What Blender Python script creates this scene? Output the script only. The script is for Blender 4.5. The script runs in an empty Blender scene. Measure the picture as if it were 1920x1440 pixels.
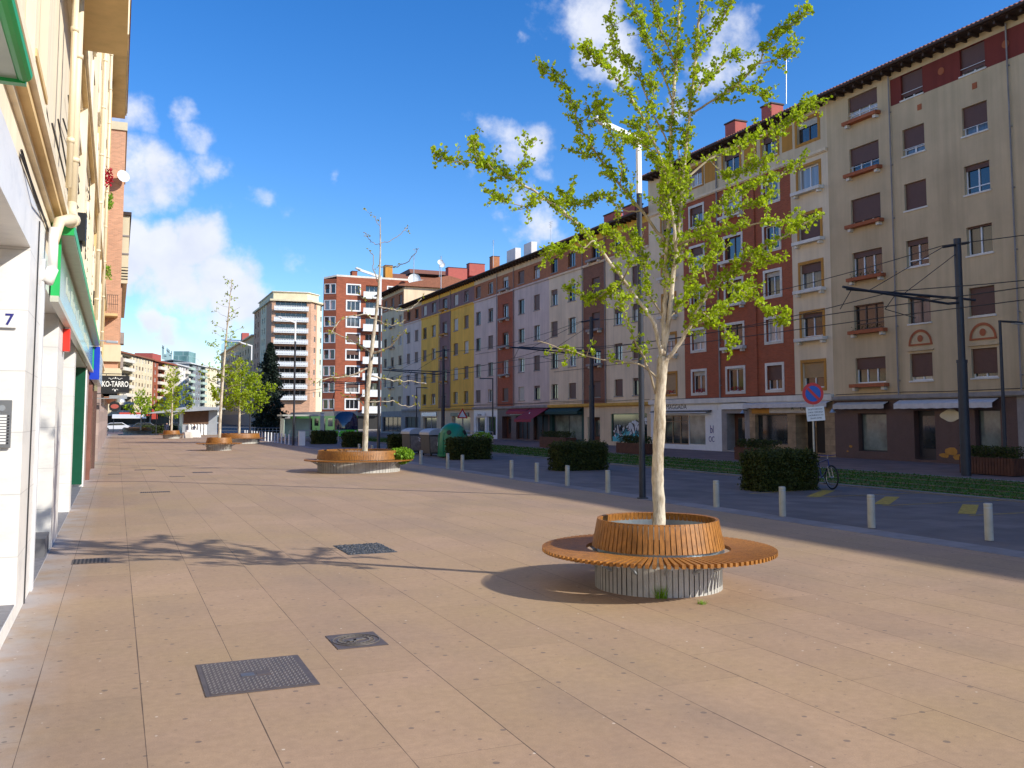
import bpy, bmesh, math, random
from math import sin, cos, tan, pi, radians, atan, atan2, sqrt
from mathutils import Vector, Matrix
random.seed(7)
S = bpy.context.scene
COL = S.collection
# ------------------------------------------------------------------ camera
FPX, CH, PITCH = 1720.0, 2.0, radians(4.5)
YAW = atan(742.5*cos(PITCH)/FPX)
Y0 = 784.5-FPX*tan(PITCH)
cd = bpy.data.cameras.new('camera'); cam = bpy.data.objects.new('camera', cd); COL.objects.link(cam)
cam.location = (0, 0, CH); cam.rotation_euler = (pi/2+PITCH, 0, -YAW)
cd.sensor_width = 36; cd.lens = 36*FPX/1920; cd.shift_y = -(720-Y0)/1920
cd.clip_start = 0.05; cd.clip_end = 3000
S.camera = cam
CR = Vector((cos(YAW), -sin(YAW), 0)); CF = Vector((sin(YAW)*cos(PITCH), cos(YAW)*cos(PITCH), sin(PITCH)))
CU = Vector((-sin(YAW)*sin(PITCH), -cos(YAW)*sin(PITCH), cos(PITCH)))
def ray(x, y): return CF+CR*((x-960)/FPX)+CU*((Y0-y)/FPX)
def at(x, y, w): return Vector((0, 0, CH))+ray(x, y)*w          # a measured point at depth w
def on_y(x, y, Y):
    d = ray(x, y); return Vector((0, 0, CH))+d*(Y/d.y)
def on_x(x, y, X):
    d = ray(x, y); return Vector((0, 0, CH))+d*(X/d.x)
# ------------------------------------------------------------------ sun, sky, exposure
SUN_EL, SUN_AZ = radians(29.6), atan2(0.69, -0.724)
sdir = Vector((sin(SUN_AZ)*cos(SUN_EL), cos(SUN_AZ)*cos(SUN_EL), sin(SUN_EL)))
sl = bpy.data.lights.new('sun', 'SUN'); sl.energy = 5.0; sl.angle = radians(0.5); sl.color = (1.0, 0.94, 0.83)
so = bpy.data.objects.new('sun', sl); COL.objects.link(so); so.location = (20, -20, 60)
so.rotation_euler = (-sdir).to_track_quat('-Z', 'Y').to_euler()
S.view_settings.view_transform = 'Standard'; S.view_settings.look = 'None'
S.view_settings.exposure = 0.2; S.view_settings.gamma = 1; S.view_settings.use_curve_mapping = False
W = bpy.data.worlds.new("World"); S.world = W; W.use_nodes = True
nt = W.node_tree; N = nt.nodes; K = nt.links; N.clear()
def nd(t, **kw):
    n = N.new(t)
    for k, v in kw.items(): setattr(n, k, v)
    return n
sky = nd('ShaderNodeTexSky', sky_type='NISHITA', sun_disc=False, sun_elevation=SUN_EL, sun_rotation=SUN_AZ)
sky.altitude = 500; sky.air_density = 1.0; sky.dust_density = 0.3; sky.ozone_density = 3.0
hs = nd('ShaderNodeHueSaturation'); hs.inputs['Hue'].default_value = .51; hs.inputs['Saturation'].default_value = 1.34; hs.inputs['Value'].default_value = 1.8
K.new(sky.outputs[0], hs.inputs['Color'])
tc = nd('ShaderNodeTexCoord'); nz = nd('ShaderNodeVectorMath', operation='NORMALIZE'); K.new(tc.outputs['Generated'], nz.inputs[0])
clouds = [(262,215,46,.8),(300,330,60,.9),(250,330,60,.9),(362,215,34,.75),(370,270,42,.85),(392,315,38,.8),(245,470,60,1),(305,470,48,1),(350,520,64,1),(395,470,50,1.05),(430,530,62,1.05),
  (470,560,45,1),(290,530,50,.7),(400,590,50,.7),(460,610,40,.6),(285,600,28,1),(312,622,34,1.05),(335,645,30,.9),(490,368,26,.5),(525,392,26,.45),(548,495,28,.45),(345,668,60,.55),(240,430,40,.8),
  (1120,45,66,.85),(1170,95,55,.75),(1110,110,40,.6),(1060,20,40,.5),(1350,60,62,.85),(1390,110,44,.8),(1340,140,60,.8),(1290,180,40,.6),(1000,420,40,.9),(970,385,34,.8),(1035,450,36,.7),(925,250,46,.85),(975,280,48,.8),
  (880,215,26,.5),(990,75,16,.5),(945,300,45,.8),(1010,340,30,.6),(630,340,12,.35),(445,400,12,.3),(220,360,60,.9),(200,500,70,1)]
wn = nd('ShaderNodeTexNoise'); wn.inputs['Scale'].default_value = 9; wn.inputs['Detail'].default_value = 5; wn.inputs['Roughness'].default_value = .6
K.new(nz.outputs[0], wn.inputs['Vector'])
ws = nd('ShaderNodeVectorMath', operation='SUBTRACT'); K.new(wn.outputs['Color'], ws.inputs[0]); ws.inputs[1].default_value = (.5, .5, .5)
wsc = nd('ShaderNodeVectorMath', operation='SCALE'); K.new(ws.outputs[0], wsc.inputs[0]); wsc.inputs['Scale'].default_value = .085
wad = nd('ShaderNodeVectorMath', operation='ADD'); K.new(nz.outputs[0], wad.inputs[0]); K.new(wsc.outputs[0], wad.inputs[1])
wno = nd('ShaderNodeVectorMath', operation='NORMALIZE'); K.new(wad.outputs[0], wno.inputs[0])
prev = None
for x, y, r, k in clouds:
    d = ray(x, y).normalized(); a = atan(r*1.25/FPX)
    dp = nd('ShaderNodeVectorMath', operation='DISTANCE'); K.new(wno.outputs[0], dp.inputs[0]); dp.inputs[1].default_value = d
    mr = nd('ShaderNodeMapRange', interpolation_type='SMOOTHSTEP'); K.new(dp.outputs['Value'], mr.inputs[0])
    mr.inputs[1].default_value = a*1.5; mr.inputs[2].default_value = a*.1; mr.inputs[3].default_value = 0; mr.inputs[4].default_value = k
    if prev is None: prev = mr.outputs[0]
    else:
        mx = nd('ShaderNodeMath', operation='MAXIMUM'); K.new(prev, mx.inputs[0]); K.new(mr.outputs[0], mx.inputs[1]); prev = mx.outputs[0]
fn = nd('ShaderNodeTexNoise'); fn.inputs['Scale'].default_value = 13; fn.inputs['Detail'].default_value = 9; fn.inputs['Roughness'].default_value = .62
K.new(nz.outputs[0], fn.inputs['Vector'])
f1 = nd('ShaderNodeMath', operation='MULTIPLY_ADD'); K.new(fn.outputs['Fac'], f1.inputs[0]); f1.inputs[1].default_value = 2.0; f1.inputs[2].default_value = -1.03
f2 = nd('ShaderNodeMath', operation='ADD'); K.new(prev, f2.inputs[0]); K.new(f1.outputs[0], f2.inputs[1])
cm = nd('ShaderNodeMapRange', interpolation_type='SMOOTHSTEP'); K.new(f2.outputs[0], cm.inputs[0]); cm.inputs[1].default_value = .3; cm.inputs[2].default_value = 1.0; cm.inputs[3].default_value = 0; cm.inputs[4].default_value = .97
# cloud shading: brighter where thick, greyer wisps
n2 = nd('ShaderNodeTexNoise'); n2.inputs['Scale'].default_value = 22; n2.inputs['Detail'].default_value = 6; K.new(nz.outputs[0], n2.inputs['Vector'])
cr = nd('ShaderNodeMix', data_type='RGBA'); K.new(n2.outputs['Fac'], cr.inputs[0]); cr.inputs[6].default_value = (5.6, 6.2, 7.8, 1); cr.inputs[7].default_value = (9.6, 9.7, 10.2, 1)
mixc = nd('ShaderNodeMix', data_type='RGBA'); K.new(cm.outputs[0], mixc.inputs[0]); K.new(hs.outputs[0], mixc.inputs[6]); K.new(cr.outputs[2], mixc.inputs[7])
bg = nd('ShaderNodeBackground'); bg.inputs['Strength'].default_value = 0.1; K.new(mixc.outputs[2], bg.inputs['Color'])
wo = nd('ShaderNodeOutputWorld'); K.new(bg.outputs[0], wo.inputs['Surface'])
S.render.engine = 'CYCLES'
S.cycles.max_bounces = 6; S.cycles.transparent_max_bounces = 8
# ------------------------------------------------------------------ materials
MATS = {}
def mat(name, col, rough=.8, var=.12, scale=3., bump=0., metal=0., streak=0., fn=None, spec=.5):
    m = bpy.data.materials.new(name); m.use_nodes = True; t = m.node_tree; n = t.nodes; b = n['Principled BSDF']
    b.inputs['Roughness'].default_value = rough; b.inputs['Metallic'].default_value = metal; b.inputs['Specular IOR Level'].default_value = spec
    c = n.new('ShaderNodeTexCoord'); base = n.new('ShaderNodeRGB'); base.outputs[0].default_value = (*col, 1); out = base.outputs[0]
    def noise(sc, det=5, vec=None, rough_=.6):
        q = n.new('ShaderNodeTexNoise'); q.inputs['Scale'].default_value = sc; q.inputs['Detail'].default_value = det; q.inputs['Roughness'].default_value = rough_
        t.links.new(vec or c.outputs['Object'], q.inputs['Vector']); return q.outputs['Fac']
    def mr(inp, a, b_, c_, d):
        q = n.new('ShaderNodeMapRange'); t.links.new(inp, q.inputs[0])
        for i, v in enumerate((a, b_, c_, d)): q.inputs[i+1].default_value = v
        return q.outputs[0]
    def math_(op, a, b_=None, clamp=False):
        q = n.new('ShaderNodeMath'); q.operation = op; q.use_clamp = clamp
        for i, v in enumerate((a, b_)):
            if v is None: continue
            if isinstance(v, (int, float)): q.inputs[i].default_value = v
            else: t.links.new(v, q.inputs[i])
        return q.outputs[0]
    def mul(colr, fac):      # multiply colour by a factor
        q = n.new('ShaderNodeVectorMath'); q.operation = 'SCALE'; t.links.new(colr, q.inputs[0]); t.links.new(fac, q.inputs['Scale']); return q.outputs[0]
    def mix(f, a, b_):
        q = n.new('ShaderNodeMix'); q.data_type = 'RGBA'
        if isinstance(f, (int, float)): q.inputs[0].default_value = f
        else: t.links.new(f, q.inputs[0])
        for i, v in ((6, a), (7, b_)):
            if isinstance(v, tuple): q.inputs[i].default_value = (*v, 1)
            else: t.links.new(v, q.inputs[i])
        return q.outputs[2]
    def mapping(sc):
        q = n.new('ShaderNodeMapping'); q.inputs['Scale'].default_value = sc; t.links.new(c.outputs['Object'], q.inputs[0]); return q.outputs[0]
    if var: out = mul(out, mr(noise(scale), .3, .7, 1-var, 1+var))
    if streak: out = mul(out, mr(noise(1.0, 6, mapping((2.2, 2.2, .12))), .42, .7, 1, 1-streak))
    if fn: out = fn(dict(n=n, t=t, c=c, noise=noise, mr=mr, math=math_, mul=mul, mix=mix, mapping=mapping, b=b), out)
    t.links.new(out, b.inputs['Base Color'])
    if bump:
        q = n.new('ShaderNodeBump'); q.inputs['Strength'].default_value = bump; q.inputs['Distance'].default_value = .01
        t.links.new(noise(scale*12, 6), q.inputs['Height']); t.links.new(q.outputs[0], b.inputs['Normal'])
    MATS[name] = m; return m
def sepxyz(e):
    q = e['n'].new('ShaderNodeSeparateXYZ'); e['t'].links.new(e['c'].outputs['Object'], q.inputs[0]); return q.outputs
def brick_fn(mort, w=.24, h=.07, size=.012, plan=False, con=.18):
    def f(e, out):
        s = sepxyz(e); cb = e['n'].new('ShaderNodeCombineXYZ')
        if plan: e['t'].links.new(s[1], cb.inputs[0]); e['t'].links.new(s[0], cb.inputs[1])
        else: e['t'].links.new(e['math']('ADD', s[0], s[1]), cb.inputs[0]); e['t'].links.new(s[2], cb.inputs[1])
        q = e['n'].new('ShaderNodeTexBrick'); e['t'].links.new(cb.outputs[0], q.inputs['Vector'])
        q.inputs['Scale'].default_value = 1; q.inputs['Brick Width'].default_value = w; q.inputs['Row Height'].default_value = h; q.inputs['Mortar Size'].default_value = size
        q.inputs['Color1'].default_value = (1-con, 1-con, 1-con, 1); q.inputs['Color2'].default_value = (1+con*.8, 1+con*.8, 1+con*.8, 1); q.inputs['Mortar'].default_value = (1, 1, 1, 1)
        o = e['n'].new('ShaderNodeVectorMath'); o.operation = 'MULTIPLY'; e['t'].links.new(out, o.inputs[0]); e['t'].links.new(q.outputs['Color'], o.inputs[1])
        return e['mix'](e['math']('MULTIPLY', q.outputs['Fac'], .55), o.outputs[0], mort)
    return f
def plaster(name, col, streak=.17): return mat(name, col, .9, .12, .4, .15, streak=streak)
plaster('beige', (.60, .45, .265)); plaster('cream', (.80, .64, .43)); plaster('lilac', (.66, .53, .45)); plaster('yellow', (.80, .47, .07)); plaster('ochre', (.52, .24, .04))
plaster('cream_two', (.70, .55, .35)); plaster('far_cream', (.72, .62, .42), .08); plaster('far_tan', (.50, .40, .25), .08); plaster('far_white', (.72, .70, .68), .08); plaster('far_grey', (.20, .22, .24), .08)
plaster('left_cream', (.87, .76, .57), .2); plaster('ledge_cream', (.70, .50, .24), .15); plaster('white_trim', (.76, .71, .62)); plaster('red_paint', (.20, .032, .02)); plaster('purple', (.24, .14, .13))
plaster('orange_paint', (.42, .12, .045)); plaster('yellow_trim', (.62, .36, .06))
mat('brick_red', (.37, .082, .028), .9, .12, 1.2, .1, fn=brick_fn((.30, .16, .10)))
mat('brick_band', (.42, .14, .05), .9, .12, 1.2, .1, fn=brick_fn((.32, .2, .13)))
mat('brick_dark', (.25, .10, .05), .9, .15, 1.2, .1, fn=brick_fn((.22, .14, .10)))
mat('brick_tower', (.32, .085, .04), .9, .1, .6, fn=brick_fn((.28, .13, .08), .5, .14))
mat('brick_tan', (.52, .30, .19), .9, .1, .6, fn=brick_fn((.5, .34, .24), .5, .14))
mat('brick_pink', (.58, .30, .18), .9, .1, .6, fn=brick_fn((.6, .42, .3)))
mat('roof_tile', (.26, .10, .055), .85, .25, 6, .4); mat('dark_wood', (.05, .028, .022), .7, .3, 4)
def wave_tiles(e, out): return out
mat('chimney_red', (.40, .09, .07), .8, .1, 2); mat('white_paint', (.78, .78, .76), .5, .05, 4)
mat('window_white', (.78, .78, .78), .4, .04, 4); mat('window_brown', (.10, .055, .035), .5, .2, 6); mat('window_dark', (.03, .03, .035), .4, .1, 5)
def slats_fn(e, out):
    s = sepxyz(e); w = e['math']('SINE', e['math']('MULTIPLY', s[2], 125.0)); return e['mul'](out, e['mr'](w, -1, -.2, .62, 1.0))
mat('shutter_brown', (.13, .055, .035), .6, .08, 4, fn=slats_fn); mat('shutter_cream', (.52, .48, .40), .6, .08, 4, fn=slats_fn); mat('shutter_tan', (.42, .26, .11), .6, .08, 4, fn=slats_fn)
def pane_fn(e, out):
    o = e['n'].new('ShaderNodeObjectInfo'); r = e['n'].new('ShaderNodeValToRGB'); r.color_ramp.interpolation = 'CONSTANT'
    st = [(0, (.012, .014, .018)), (.35, (.03, .035, .04)), (.55, (.10, .11, .12)), (.7, (.26, .26, .25)), (.86, (.42, .41, .38))]
    el = r.color_ramp.elements
    while len(el) < len(st): el.new(.9)
    for a, (p, cc) in zip(el, st): a.position = p; a.color = (*cc, 1)
    e['t'].links.new(o.outputs['Random'], r.inputs[0])
    s = sepxyz(e); folds = e['mr'](e['noise'](1.0, 3, e['mapping']((9, 9, .5))), .3, .7, .65, 1.25)
    return e['mul'](r.outputs[0], folds)
mat('pane', (0, 0, 0), .08, 0, fn=pane_fn, spec=1.0)
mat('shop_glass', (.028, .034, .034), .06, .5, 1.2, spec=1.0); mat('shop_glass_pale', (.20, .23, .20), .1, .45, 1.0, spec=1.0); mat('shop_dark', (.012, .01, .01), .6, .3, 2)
def granite(e, out): return e['mix'](e['math']('MULTIPLY', e['math']('GREATER_THAN', e['noise'](60, 2), .56), .35), out, (.3, .22, .2))
mat('granite_brown', (.085, .04, .032), .55, .15, 2, fn=granite); mat('stone_tan', (.36, .24, .13), .8, .25, 3, fn=brick_fn((.2, .14, .09), .6, .3, .012))
mat('stone_grey', (.28, .25, .23), .8, .2, 2); mat('slate', (.12, .12, .13), .7, .25, 3)
def marble_fn(e, out):
    v = e['noise'](1.6, 9, e['mapping']((1, 1, 2.2)), .72); f = e['mr'](v, .5, .66, 0, .30)
    o = e['mix'](f, out, (.42, .43, .45)); return brick_fn((.45, .44, .42), 40, .62, .006, con=.03)(e, o)
mat('marble', (.84, .82, .78), .35, .04, 2, fn=marble_fn)
mat('granite_grey', (.20, .20, .22), .6, .25, 8, fn=granite); mat('pipe_cream', (.78, .66, .46), .5, .06, 4); mat('pipe_white', (.80, .78, .74), .45, .05, 4)
mat('green_metal', (.02, .42, .10), .35, .05, 3); mat('green_panel', (.01, .10, .05), .3, .1, 3, metal=.2); mat('teal_glass', (.13, .36, .24), .12, .45, 1.2, spec=1); mat('soffit_alu', (.55, .56, .46), .35, .1, 5)
mat('red_plastic', (.62, .03, .015), .35, .03, 3); mat('blue_sign', (.01, .05, .55), .35, .05, 3); mat('blue_face', (.45, .62, .85), .2, .15, 2); mat('black_sign', (.012, .012, .014), .5, .1, 3)
mat('brown_clad', (.20, .085, .06), .45, .2, 2); mat('pinkish_tile', (.42, .32, .29), .5, .1, 2, fn=brick_fn((.25, .2, .18), 30, .6, .01)); mat('olive_clad', (.40, .36, .18), .5, .2, 2)
mat('navy_text', (.03, .03, .22), .5, 0); mat('text_white', (.85, .85, .83), .5, 0); mat('text_dark', (.03, .03, .04), .5, 0); mat('plate_white', (.82, .82, .80), .4, .02, 3)
mat('balustrade', (.70, .72, .74), .5, .1, 3); mat('steel', (.42, .42, .42), .35, .1, 5, metal=.8); mat('pole_dark', (.035, .04, .055), .45, .12, 4, metal=.3); mat('pole_white', (.74, .76, .78), .4, .05, 4); mat('wire', (.02, .02, .022), .6, 0)
mat('bollard_grey', (.42, .41, .36), .5, .12, 5); mat('rust_wood', (.10, .035, .018), .7, .3, 4)
def teak(e, out):
    o = e['n'].new('ShaderNodeObjectInfo'); return e['mul'](out, e['mr'](e['noise'](3., 6, e['mapping']((14, 14, 3))),   .25, .75, .5, 1.35))
mat('bench_wood', (.33, .135, .024), .5, .2, 9, .15, fn=teak)
def conc(e, out): return e['mix'](e['mr'](e['noise'](2.2, 6, e['mapping']((1, 1, .6))), .5, .7, 0, .5), out, (.26, .25, .23))
mat('concrete', (.46, .45, .42), .85, .15, 5, .4, fn=conc); mat('metal_liner', (.42, .48, .52), .3, .15, 3, metal=.7)
def bark_fn(e, out):
    v = e['noise'](7, 6, e['mapping']((1.6, 1.6, .35)), .7); return e['mix'](e['mr'](v, .46, .6, 0, .8), out, (.27, .20, .125))
mat('bark', (.64, .565, .44), .9, .16, 9, 1.0, fn=bark_fn)
def leafy(name, col, tr=.5):
    m = bpy.data.materials.new(name); m.use_nodes = True; t = m.node_tree; n = t.nodes; b = n['Principled BSDF']
    g = n.new('ShaderNodeNewGeometry'); r = n.new('ShaderNodeMapRange'); t.links.new(g.outputs['Random Per Island'], r.inputs[0]); r.inputs[3].default_value = .6; r.inputs[4].default_value = 1.35
    q = n.new('ShaderNodeVectorMath'); q.operation = 'SCALE'; q.inputs[0].default_value = col; t.links.new(r.outputs[0], q.inputs['Scale'])
    t.links.new(q.outputs[0], b.inputs['Base Color']); b.inputs['Roughness'].default_value = .55; b.inputs['Specular IOR Level'].default_value = .25
    tl = n.new('ShaderNodeBsdfTranslucent'); q2 = n.new('ShaderNodeVectorMath'); q2.operation = 'MULTIPLY'; t.links.new(q.outputs[0], q2.inputs[0]); q2.inputs[1].default_value = (1.25, 1.2, .6); t.links.new(q2.outputs[0], tl.inputs[0])
    ms = n.new('ShaderNodeMixShader'); ms.inputs[0].default_value = tr; t.links.new(b.outputs[0], ms.inputs[1]); t.links.new(tl.outputs[0], ms.inputs[2]); t.links.new(ms.outputs[0], n['Material Output'].inputs[0])
    MATS[name] = m
leafy('ginkgo_leaf', (.36, .48, .025)); leafy('ginkgo_leaf_young', (.40, .40, .05)); leafy('hedge_leaf', (.052, .066, .014), .15); leafy('conifer_leaf', (.018, .032, .022), .1); leafy('bush_leaf', (.20, .36, .03), .4)
leafy('flower_red', (.45, .01, .03), .2)
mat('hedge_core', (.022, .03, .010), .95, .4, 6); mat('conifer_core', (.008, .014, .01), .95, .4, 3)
mat('bin_grey', (.045, .05, .055), .5, .15, 4); mat('bin_face', (.20, .17, .15), .6, .35, 5); mat('bin_lid', (.33, .35, .38), .4, .12, 4); mat('bottle_green', (.01, .20, .10), .35, .1, 3)
mat('rubber', (.015, .015, .015), .7, .1, 5); mat('bike_blue', (.04, .04, .16), .35, 0); mat('sign_red', (.62, .02, .02), .4, 0); mat('sign_blue', (.01, .10, .48), .4, 0)
mat('tram_green', (.14, .68, .05), .3, .06, 2); mat('tram_grey', (.42, .42, .38), .35, .08, 2); mat('tram_glass', (.01, .02, .06), .05, .2, 1, spec=1); mat('frost', (.42, .52, .44), .3, .15, 1.2)
mat('crimson', (.30, .012, .03), .7, .08, 3); mat('awning_green', (.012, .05, .04), .8, .1, 3); mat('awning_cream', (.55, .50, .44), .8, .12, 3); mat('awning_white', (.62, .58, .56), .8, .1, 4)
mat('cloth_white', (.75, .74, .72), .8, .06, 3); mat('car_dark', (.03, .035, .05), .25, 0, spec=.8); mat('car_white', (.7, .7, .72), .25, 0, spec=.8); mat('zinc', (.42, .45, .48), .4, .1, 1, metal=.4)
mat('slat_brown', (.16, .09, .055), .7, .2, 3, fn=slats_fn); mat('skin', (.45, .27, .2), .6, 0); mat('clothes_navy', (.02, .025, .06), .9, .1, 5); mat('green_glass', (.10, .22, .22), .1, .15, .2, spec=1, fn=brick_fn((.3, .4, .4), 2, 2.8, .12))
mat('panel_red', (.45, .05, .03), .6, .1, 2)
# ground materials
def paving(e, out):
    s = sepxyz(e); t, n = e['t'], e['n']
    a = e['math']('DIVIDE', e['math']('SUBTRACT', s[0], .23), .715); fr = e['math']('FRACT', a)
    dist = e['math']('ABSOLUTE', e['math']('SUBTRACT', fr, .5))            # .5 at a joint
    wob = e['noise'](.9, 4); lw = e['mr'](wob, .35, .7, .4975, .4925)
    ln = e['math']('GREATER_THAN', dist, lw)
    row = e['math']('FLOOR', a)
    wh = n.new('ShaderNodeTexWhiteNoise'); wh.noise_dimensions = '1D'; t.links.new(row, wh.inputs['W'])
    yb = e['math']('ADD', e['math']('DIVIDE', s[1], 1.9), e['math']('MULTIPLY', wh.outputs['Value'], 7.0))
    fy = e['math']('ABSOLUTE', e['math']('SUBTRACT', e['math']('FRACT', yb), .5)); cr = e['math']('MULTIPLY', e['math']('GREATER_THAN', fy, .4984), e['mr'](e['noise'](.7, 3), .42, .62, .12, .6))
    cell = n.new('ShaderNodeCombineXYZ'); t.links.new(row, cell.inputs[0]); t.links.new(e['math']('FLOOR', yb), cell.inputs[1])
    w2 = n.new('ShaderNodeTexWhiteNoise'); w2.noise_dimensions = '2D'; t.links.new(cell.outputs[0], w2.inputs['Vector'])
    out = e['mul'](out, e['mr'](w2.outputs['Value'], 0, 1, .92, 1.06))
    big = e['noise'](.35, 5); out = e['mix'](e['mr'](big, .42, .66, 0, .75), out, (.37, .26, .145))
    out = e['mix'](e['mr'](e['noise'](.6, 6, e['mapping']((1, .45, 1))), .5, .7, 0, .5), out, (.25, .185, .14))
    out = e['mul'](out, e['mr'](e['noise'](110, 3), .3, .7, .86, 1.14))
    out = e['mul'](out, e['mr'](e['noise'](14, 5), .35, .65, .93, 1.06))
    # soiling next to the house wall
    wall = e['mr'](s[0], -.25, -.9, 0, .75); out = e['mix'](e['math']('MULTIPLY', wall, e['mr'](e['noise'](1.6, 4), .35, .6, .2, 1)), out, (.42, .41, .42))
    # trodden chewing gum and specks
    def spots(sc, thr, cut):
        v = n.new('ShaderNodeTexVoronoi'); v.voronoi_dimensions = '2D'; v.inputs['Scale'].default_value = sc; t.links.new(e['c'].outputs['Object'], v.inputs['Vector'])
        vs = n.new('ShaderNodeSeparateColor'); t.links.new(v.outputs['Color'], vs.inputs[0])
        rad = e['mr'](vs.outputs[1], 0, 1, thr*.4, thr)
        return e['math']('MULTIPLY', e['math']('LESS_THAN', v.outputs['Distance'], rad), e['math']('GREATER_THAN', vs.outputs[0], cut))
    out = e['mix'](e['math']('MULTIPLY', spots(3.7, .085, .62), .6), out, (.10, .085, .085))
    out = e['mix'](e['math']('MULTIPLY', spots(7.1, .09, .75), .4), out, (.14, .10, .09))
    out = e['mix'](e['math']('MULTIPLY', spots(2.9, .035, .8), .6), out, (.75, .68, .6))
    out = e['mix'](e['math']('MAXIMUM', e['math']('MULTIPLY', ln, .85), cr), out, (.07, .045, .035))
    return out
mat('paving', (.385, .262, .175), .72, .05, 2, .12, fn=paving, spec=.35)
mat('road_slab', (.155, .132, .125), .8, .22, 1.2, .1, fn=brick_fn((.09, .085, .1), 1.2, .6, .01, True)); mat('asphalt', (.055, .055, .06), .85, .15, 3)
mat('kerb_stone', (.24, .22, .22), .8, .15, 3, fn=brick_fn((.12, .11, .11), 1.0, 5, .02, True)); mat('far_paving', (.22, .14, .12), .8, .15, 1, fn=brick_fn((.14, .09, .08), .6, .6, .01, True))
mat('turf', (.05, .125, .015), .95, .35, 3, 0); mat('road_yellow', (.44, .30, .05), .8, .4, 9); mat('rail_steel', (.2, .17, .15), .4, .1, 5, metal=.7)
mat('twig_bark', (.33, .27, .18), .9, .2, 8, .3); mat('iron_dim', (.17, .15, .13), .5, .2, 12, metal=.3); mat('iron_cover', (.14, .105, .085), .5, .2, 12, metal=.4); mat('iron_rib', (.44, .39, .33), .5, .2, 12, metal=.2); mat('gravel', (.05, .06, .08), .9, .6, 40); mat('soil', (.05, .035, .025), 1, .3, 8)
# ------------------------------------------------------------------ mesh helpers
class MB:
    def __init__(s): s.v = []; s.f = []; s.m = []; s.mats = []
    def mi(s, m):
        if m not in s.mats: s.mats.append(m)
        return s.mats.index(m)
    def add(s, vs, fs, m):
        o = len(s.v); s.v += [tuple(p) for p in vs]; s.f += [tuple(i+o for i in f) for f in fs]; s.m += [s.mi(m)]*len(fs); return s
    def box(s, x0, x1, y0, y1, z0, z1, m):
        p = [(x, y, z) for z in (z0, z1) for y in (y0, y1) for x in (x0, x1)]
        return s.add(p, [(0, 2, 3, 1), (4, 5, 7, 6), (0, 1, 5, 4), (2, 6, 7, 3), (0, 4, 6, 2), (1, 3, 7, 5)], m)
    def obox(s, c, ax, ay, az, m):       # oriented box, half vectors
        c = Vector(c); p = [c+ax*i+ay*j+az*k for k in (-1, 1) for j in (-1, 1) for i in (-1, 1)]
        return s.add(p, [(0, 2, 3, 1), (4, 5, 7, 6), (0, 1, 5, 4), (2, 6, 7, 3), (0, 4, 6, 2), (1, 3, 7, 5)], m)
    def tube(s, pts, rad, m, n=8, cap=True):
        pts = [Vector(p) for p in pts]; rad = rad if isinstance(rad, (list, tuple)) else [rad]*len(pts); vs = []; fs = []; ref = None
        for i, p in enumerate(pts):
            d = (pts[min(i+1, len(pts)-1)]-pts[max(i-1, 0)])
            d = d.normalized() if d.length > 1e-9 else Vector((0, 0, 1))
            if ref is None: ref = Vector((1, 0, 0)) if abs(d.x) < .8 else Vector((0, 1, 0))
            a = (ref-d*ref.dot(d)).normalized(); b = d.cross(a); ref = a
            vs += [p+(a*cos(2*pi*k/n)+b*sin(2*pi*k/n))*rad[i] for k in range(n)]
        for i in range(len(pts)-1):
            fs += [(i*n+k, i*n+(k+1) % n, (i+1)*n+(k+1) % n, (i+1)*n+k) for k in range(n)]
        if cap: fs += [tuple(range(n-1, -1, -1)), tuple((len(pts)-1)*n+k for k in range(n))]
        return s.add(vs, fs, m)
    def lathe(s, prof, m, c=(0, 0, 0), n=32):
        vs = []; fs = []
        for r, z in prof: vs += [(c[0]+r*cos(2*pi*k/n), c[1]+r*sin(2*pi*k/n), c[2]+z) for k in range(n)]
        for i in range(len(prof)-1): fs += [(i*n+k, i*n+(k+1) % n, (i+1)*n+(k+1) % n, (i+1)*n+k) for k in range(n)]
        return s.add(vs, fs, m)
    def prism(s, poly, ext, m):          # planar polygon (3-D points) extruded by ext
        poly = [Vector(p) for p in poly]; ext = Vector(ext); k = len(poly)
        return s.add(poly+[p+ext for p in poly], [tuple(range(k-1, -1, -1)), tuple(range(k, 2*k))]+[(i, (i+1) % k, k+(i+1) % k, k+i) for i in range(k)], m)
    def build(s, name, parent=None, smooth=False, kind=None, bevel=0, loc=None):
        me = bpy.data.meshes.new(name); org = parent.matrix_world.translation if parent is not None else Vector((0, 0, 0))
        org = WORLD.get(parent.name, Vector((0, 0, 0))) if parent is not None else org
        if loc is not None: org = Vector(loc)
        me.from_pydata([(v[0]-org.x, v[1]-org.y, v[2]-org.z) for v in s.v], [], s.f)
        for m in s.mats: me.materials.append(MATS[m])
        me.polygons.foreach_set('material_index', s.m)
        if smooth: me.polygons.foreach_set('use_smooth', [True]*len(s.f))
        me.update()
        o = bpy.data.objects.new(name, me); COL.objects.link(o)
        if parent is not None: o.parent = parent; WORLD[o.name] = org
        if loc is not None: o.location = loc; WORLD[o.name] = Vector(loc)
        if kind: o['kind'] = kind
        if bevel:
            b = o.modifiers.new('bevel', 'BEVEL'); b.width = bevel; b.segments = 2; b.limit_method = 'ANGLE'
        return o
WORLD = {}
def thing(name, label, cat, loc=(0, 0, 0), group=None):
    o = bpy.data.objects.new(name, None); COL.objects.link(o); o.location = loc; o.empty_display_size = .2
    WORLD[o.name] = Vector(loc); o['label'] = label; o['category'] = cat
    if group: o['group'] = group
    return o
def tag(o, label, cat, group=None):
    o['label'] = label; o['category'] = cat
    if group: o['group'] = group
    return o
KIDS = {}
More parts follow.
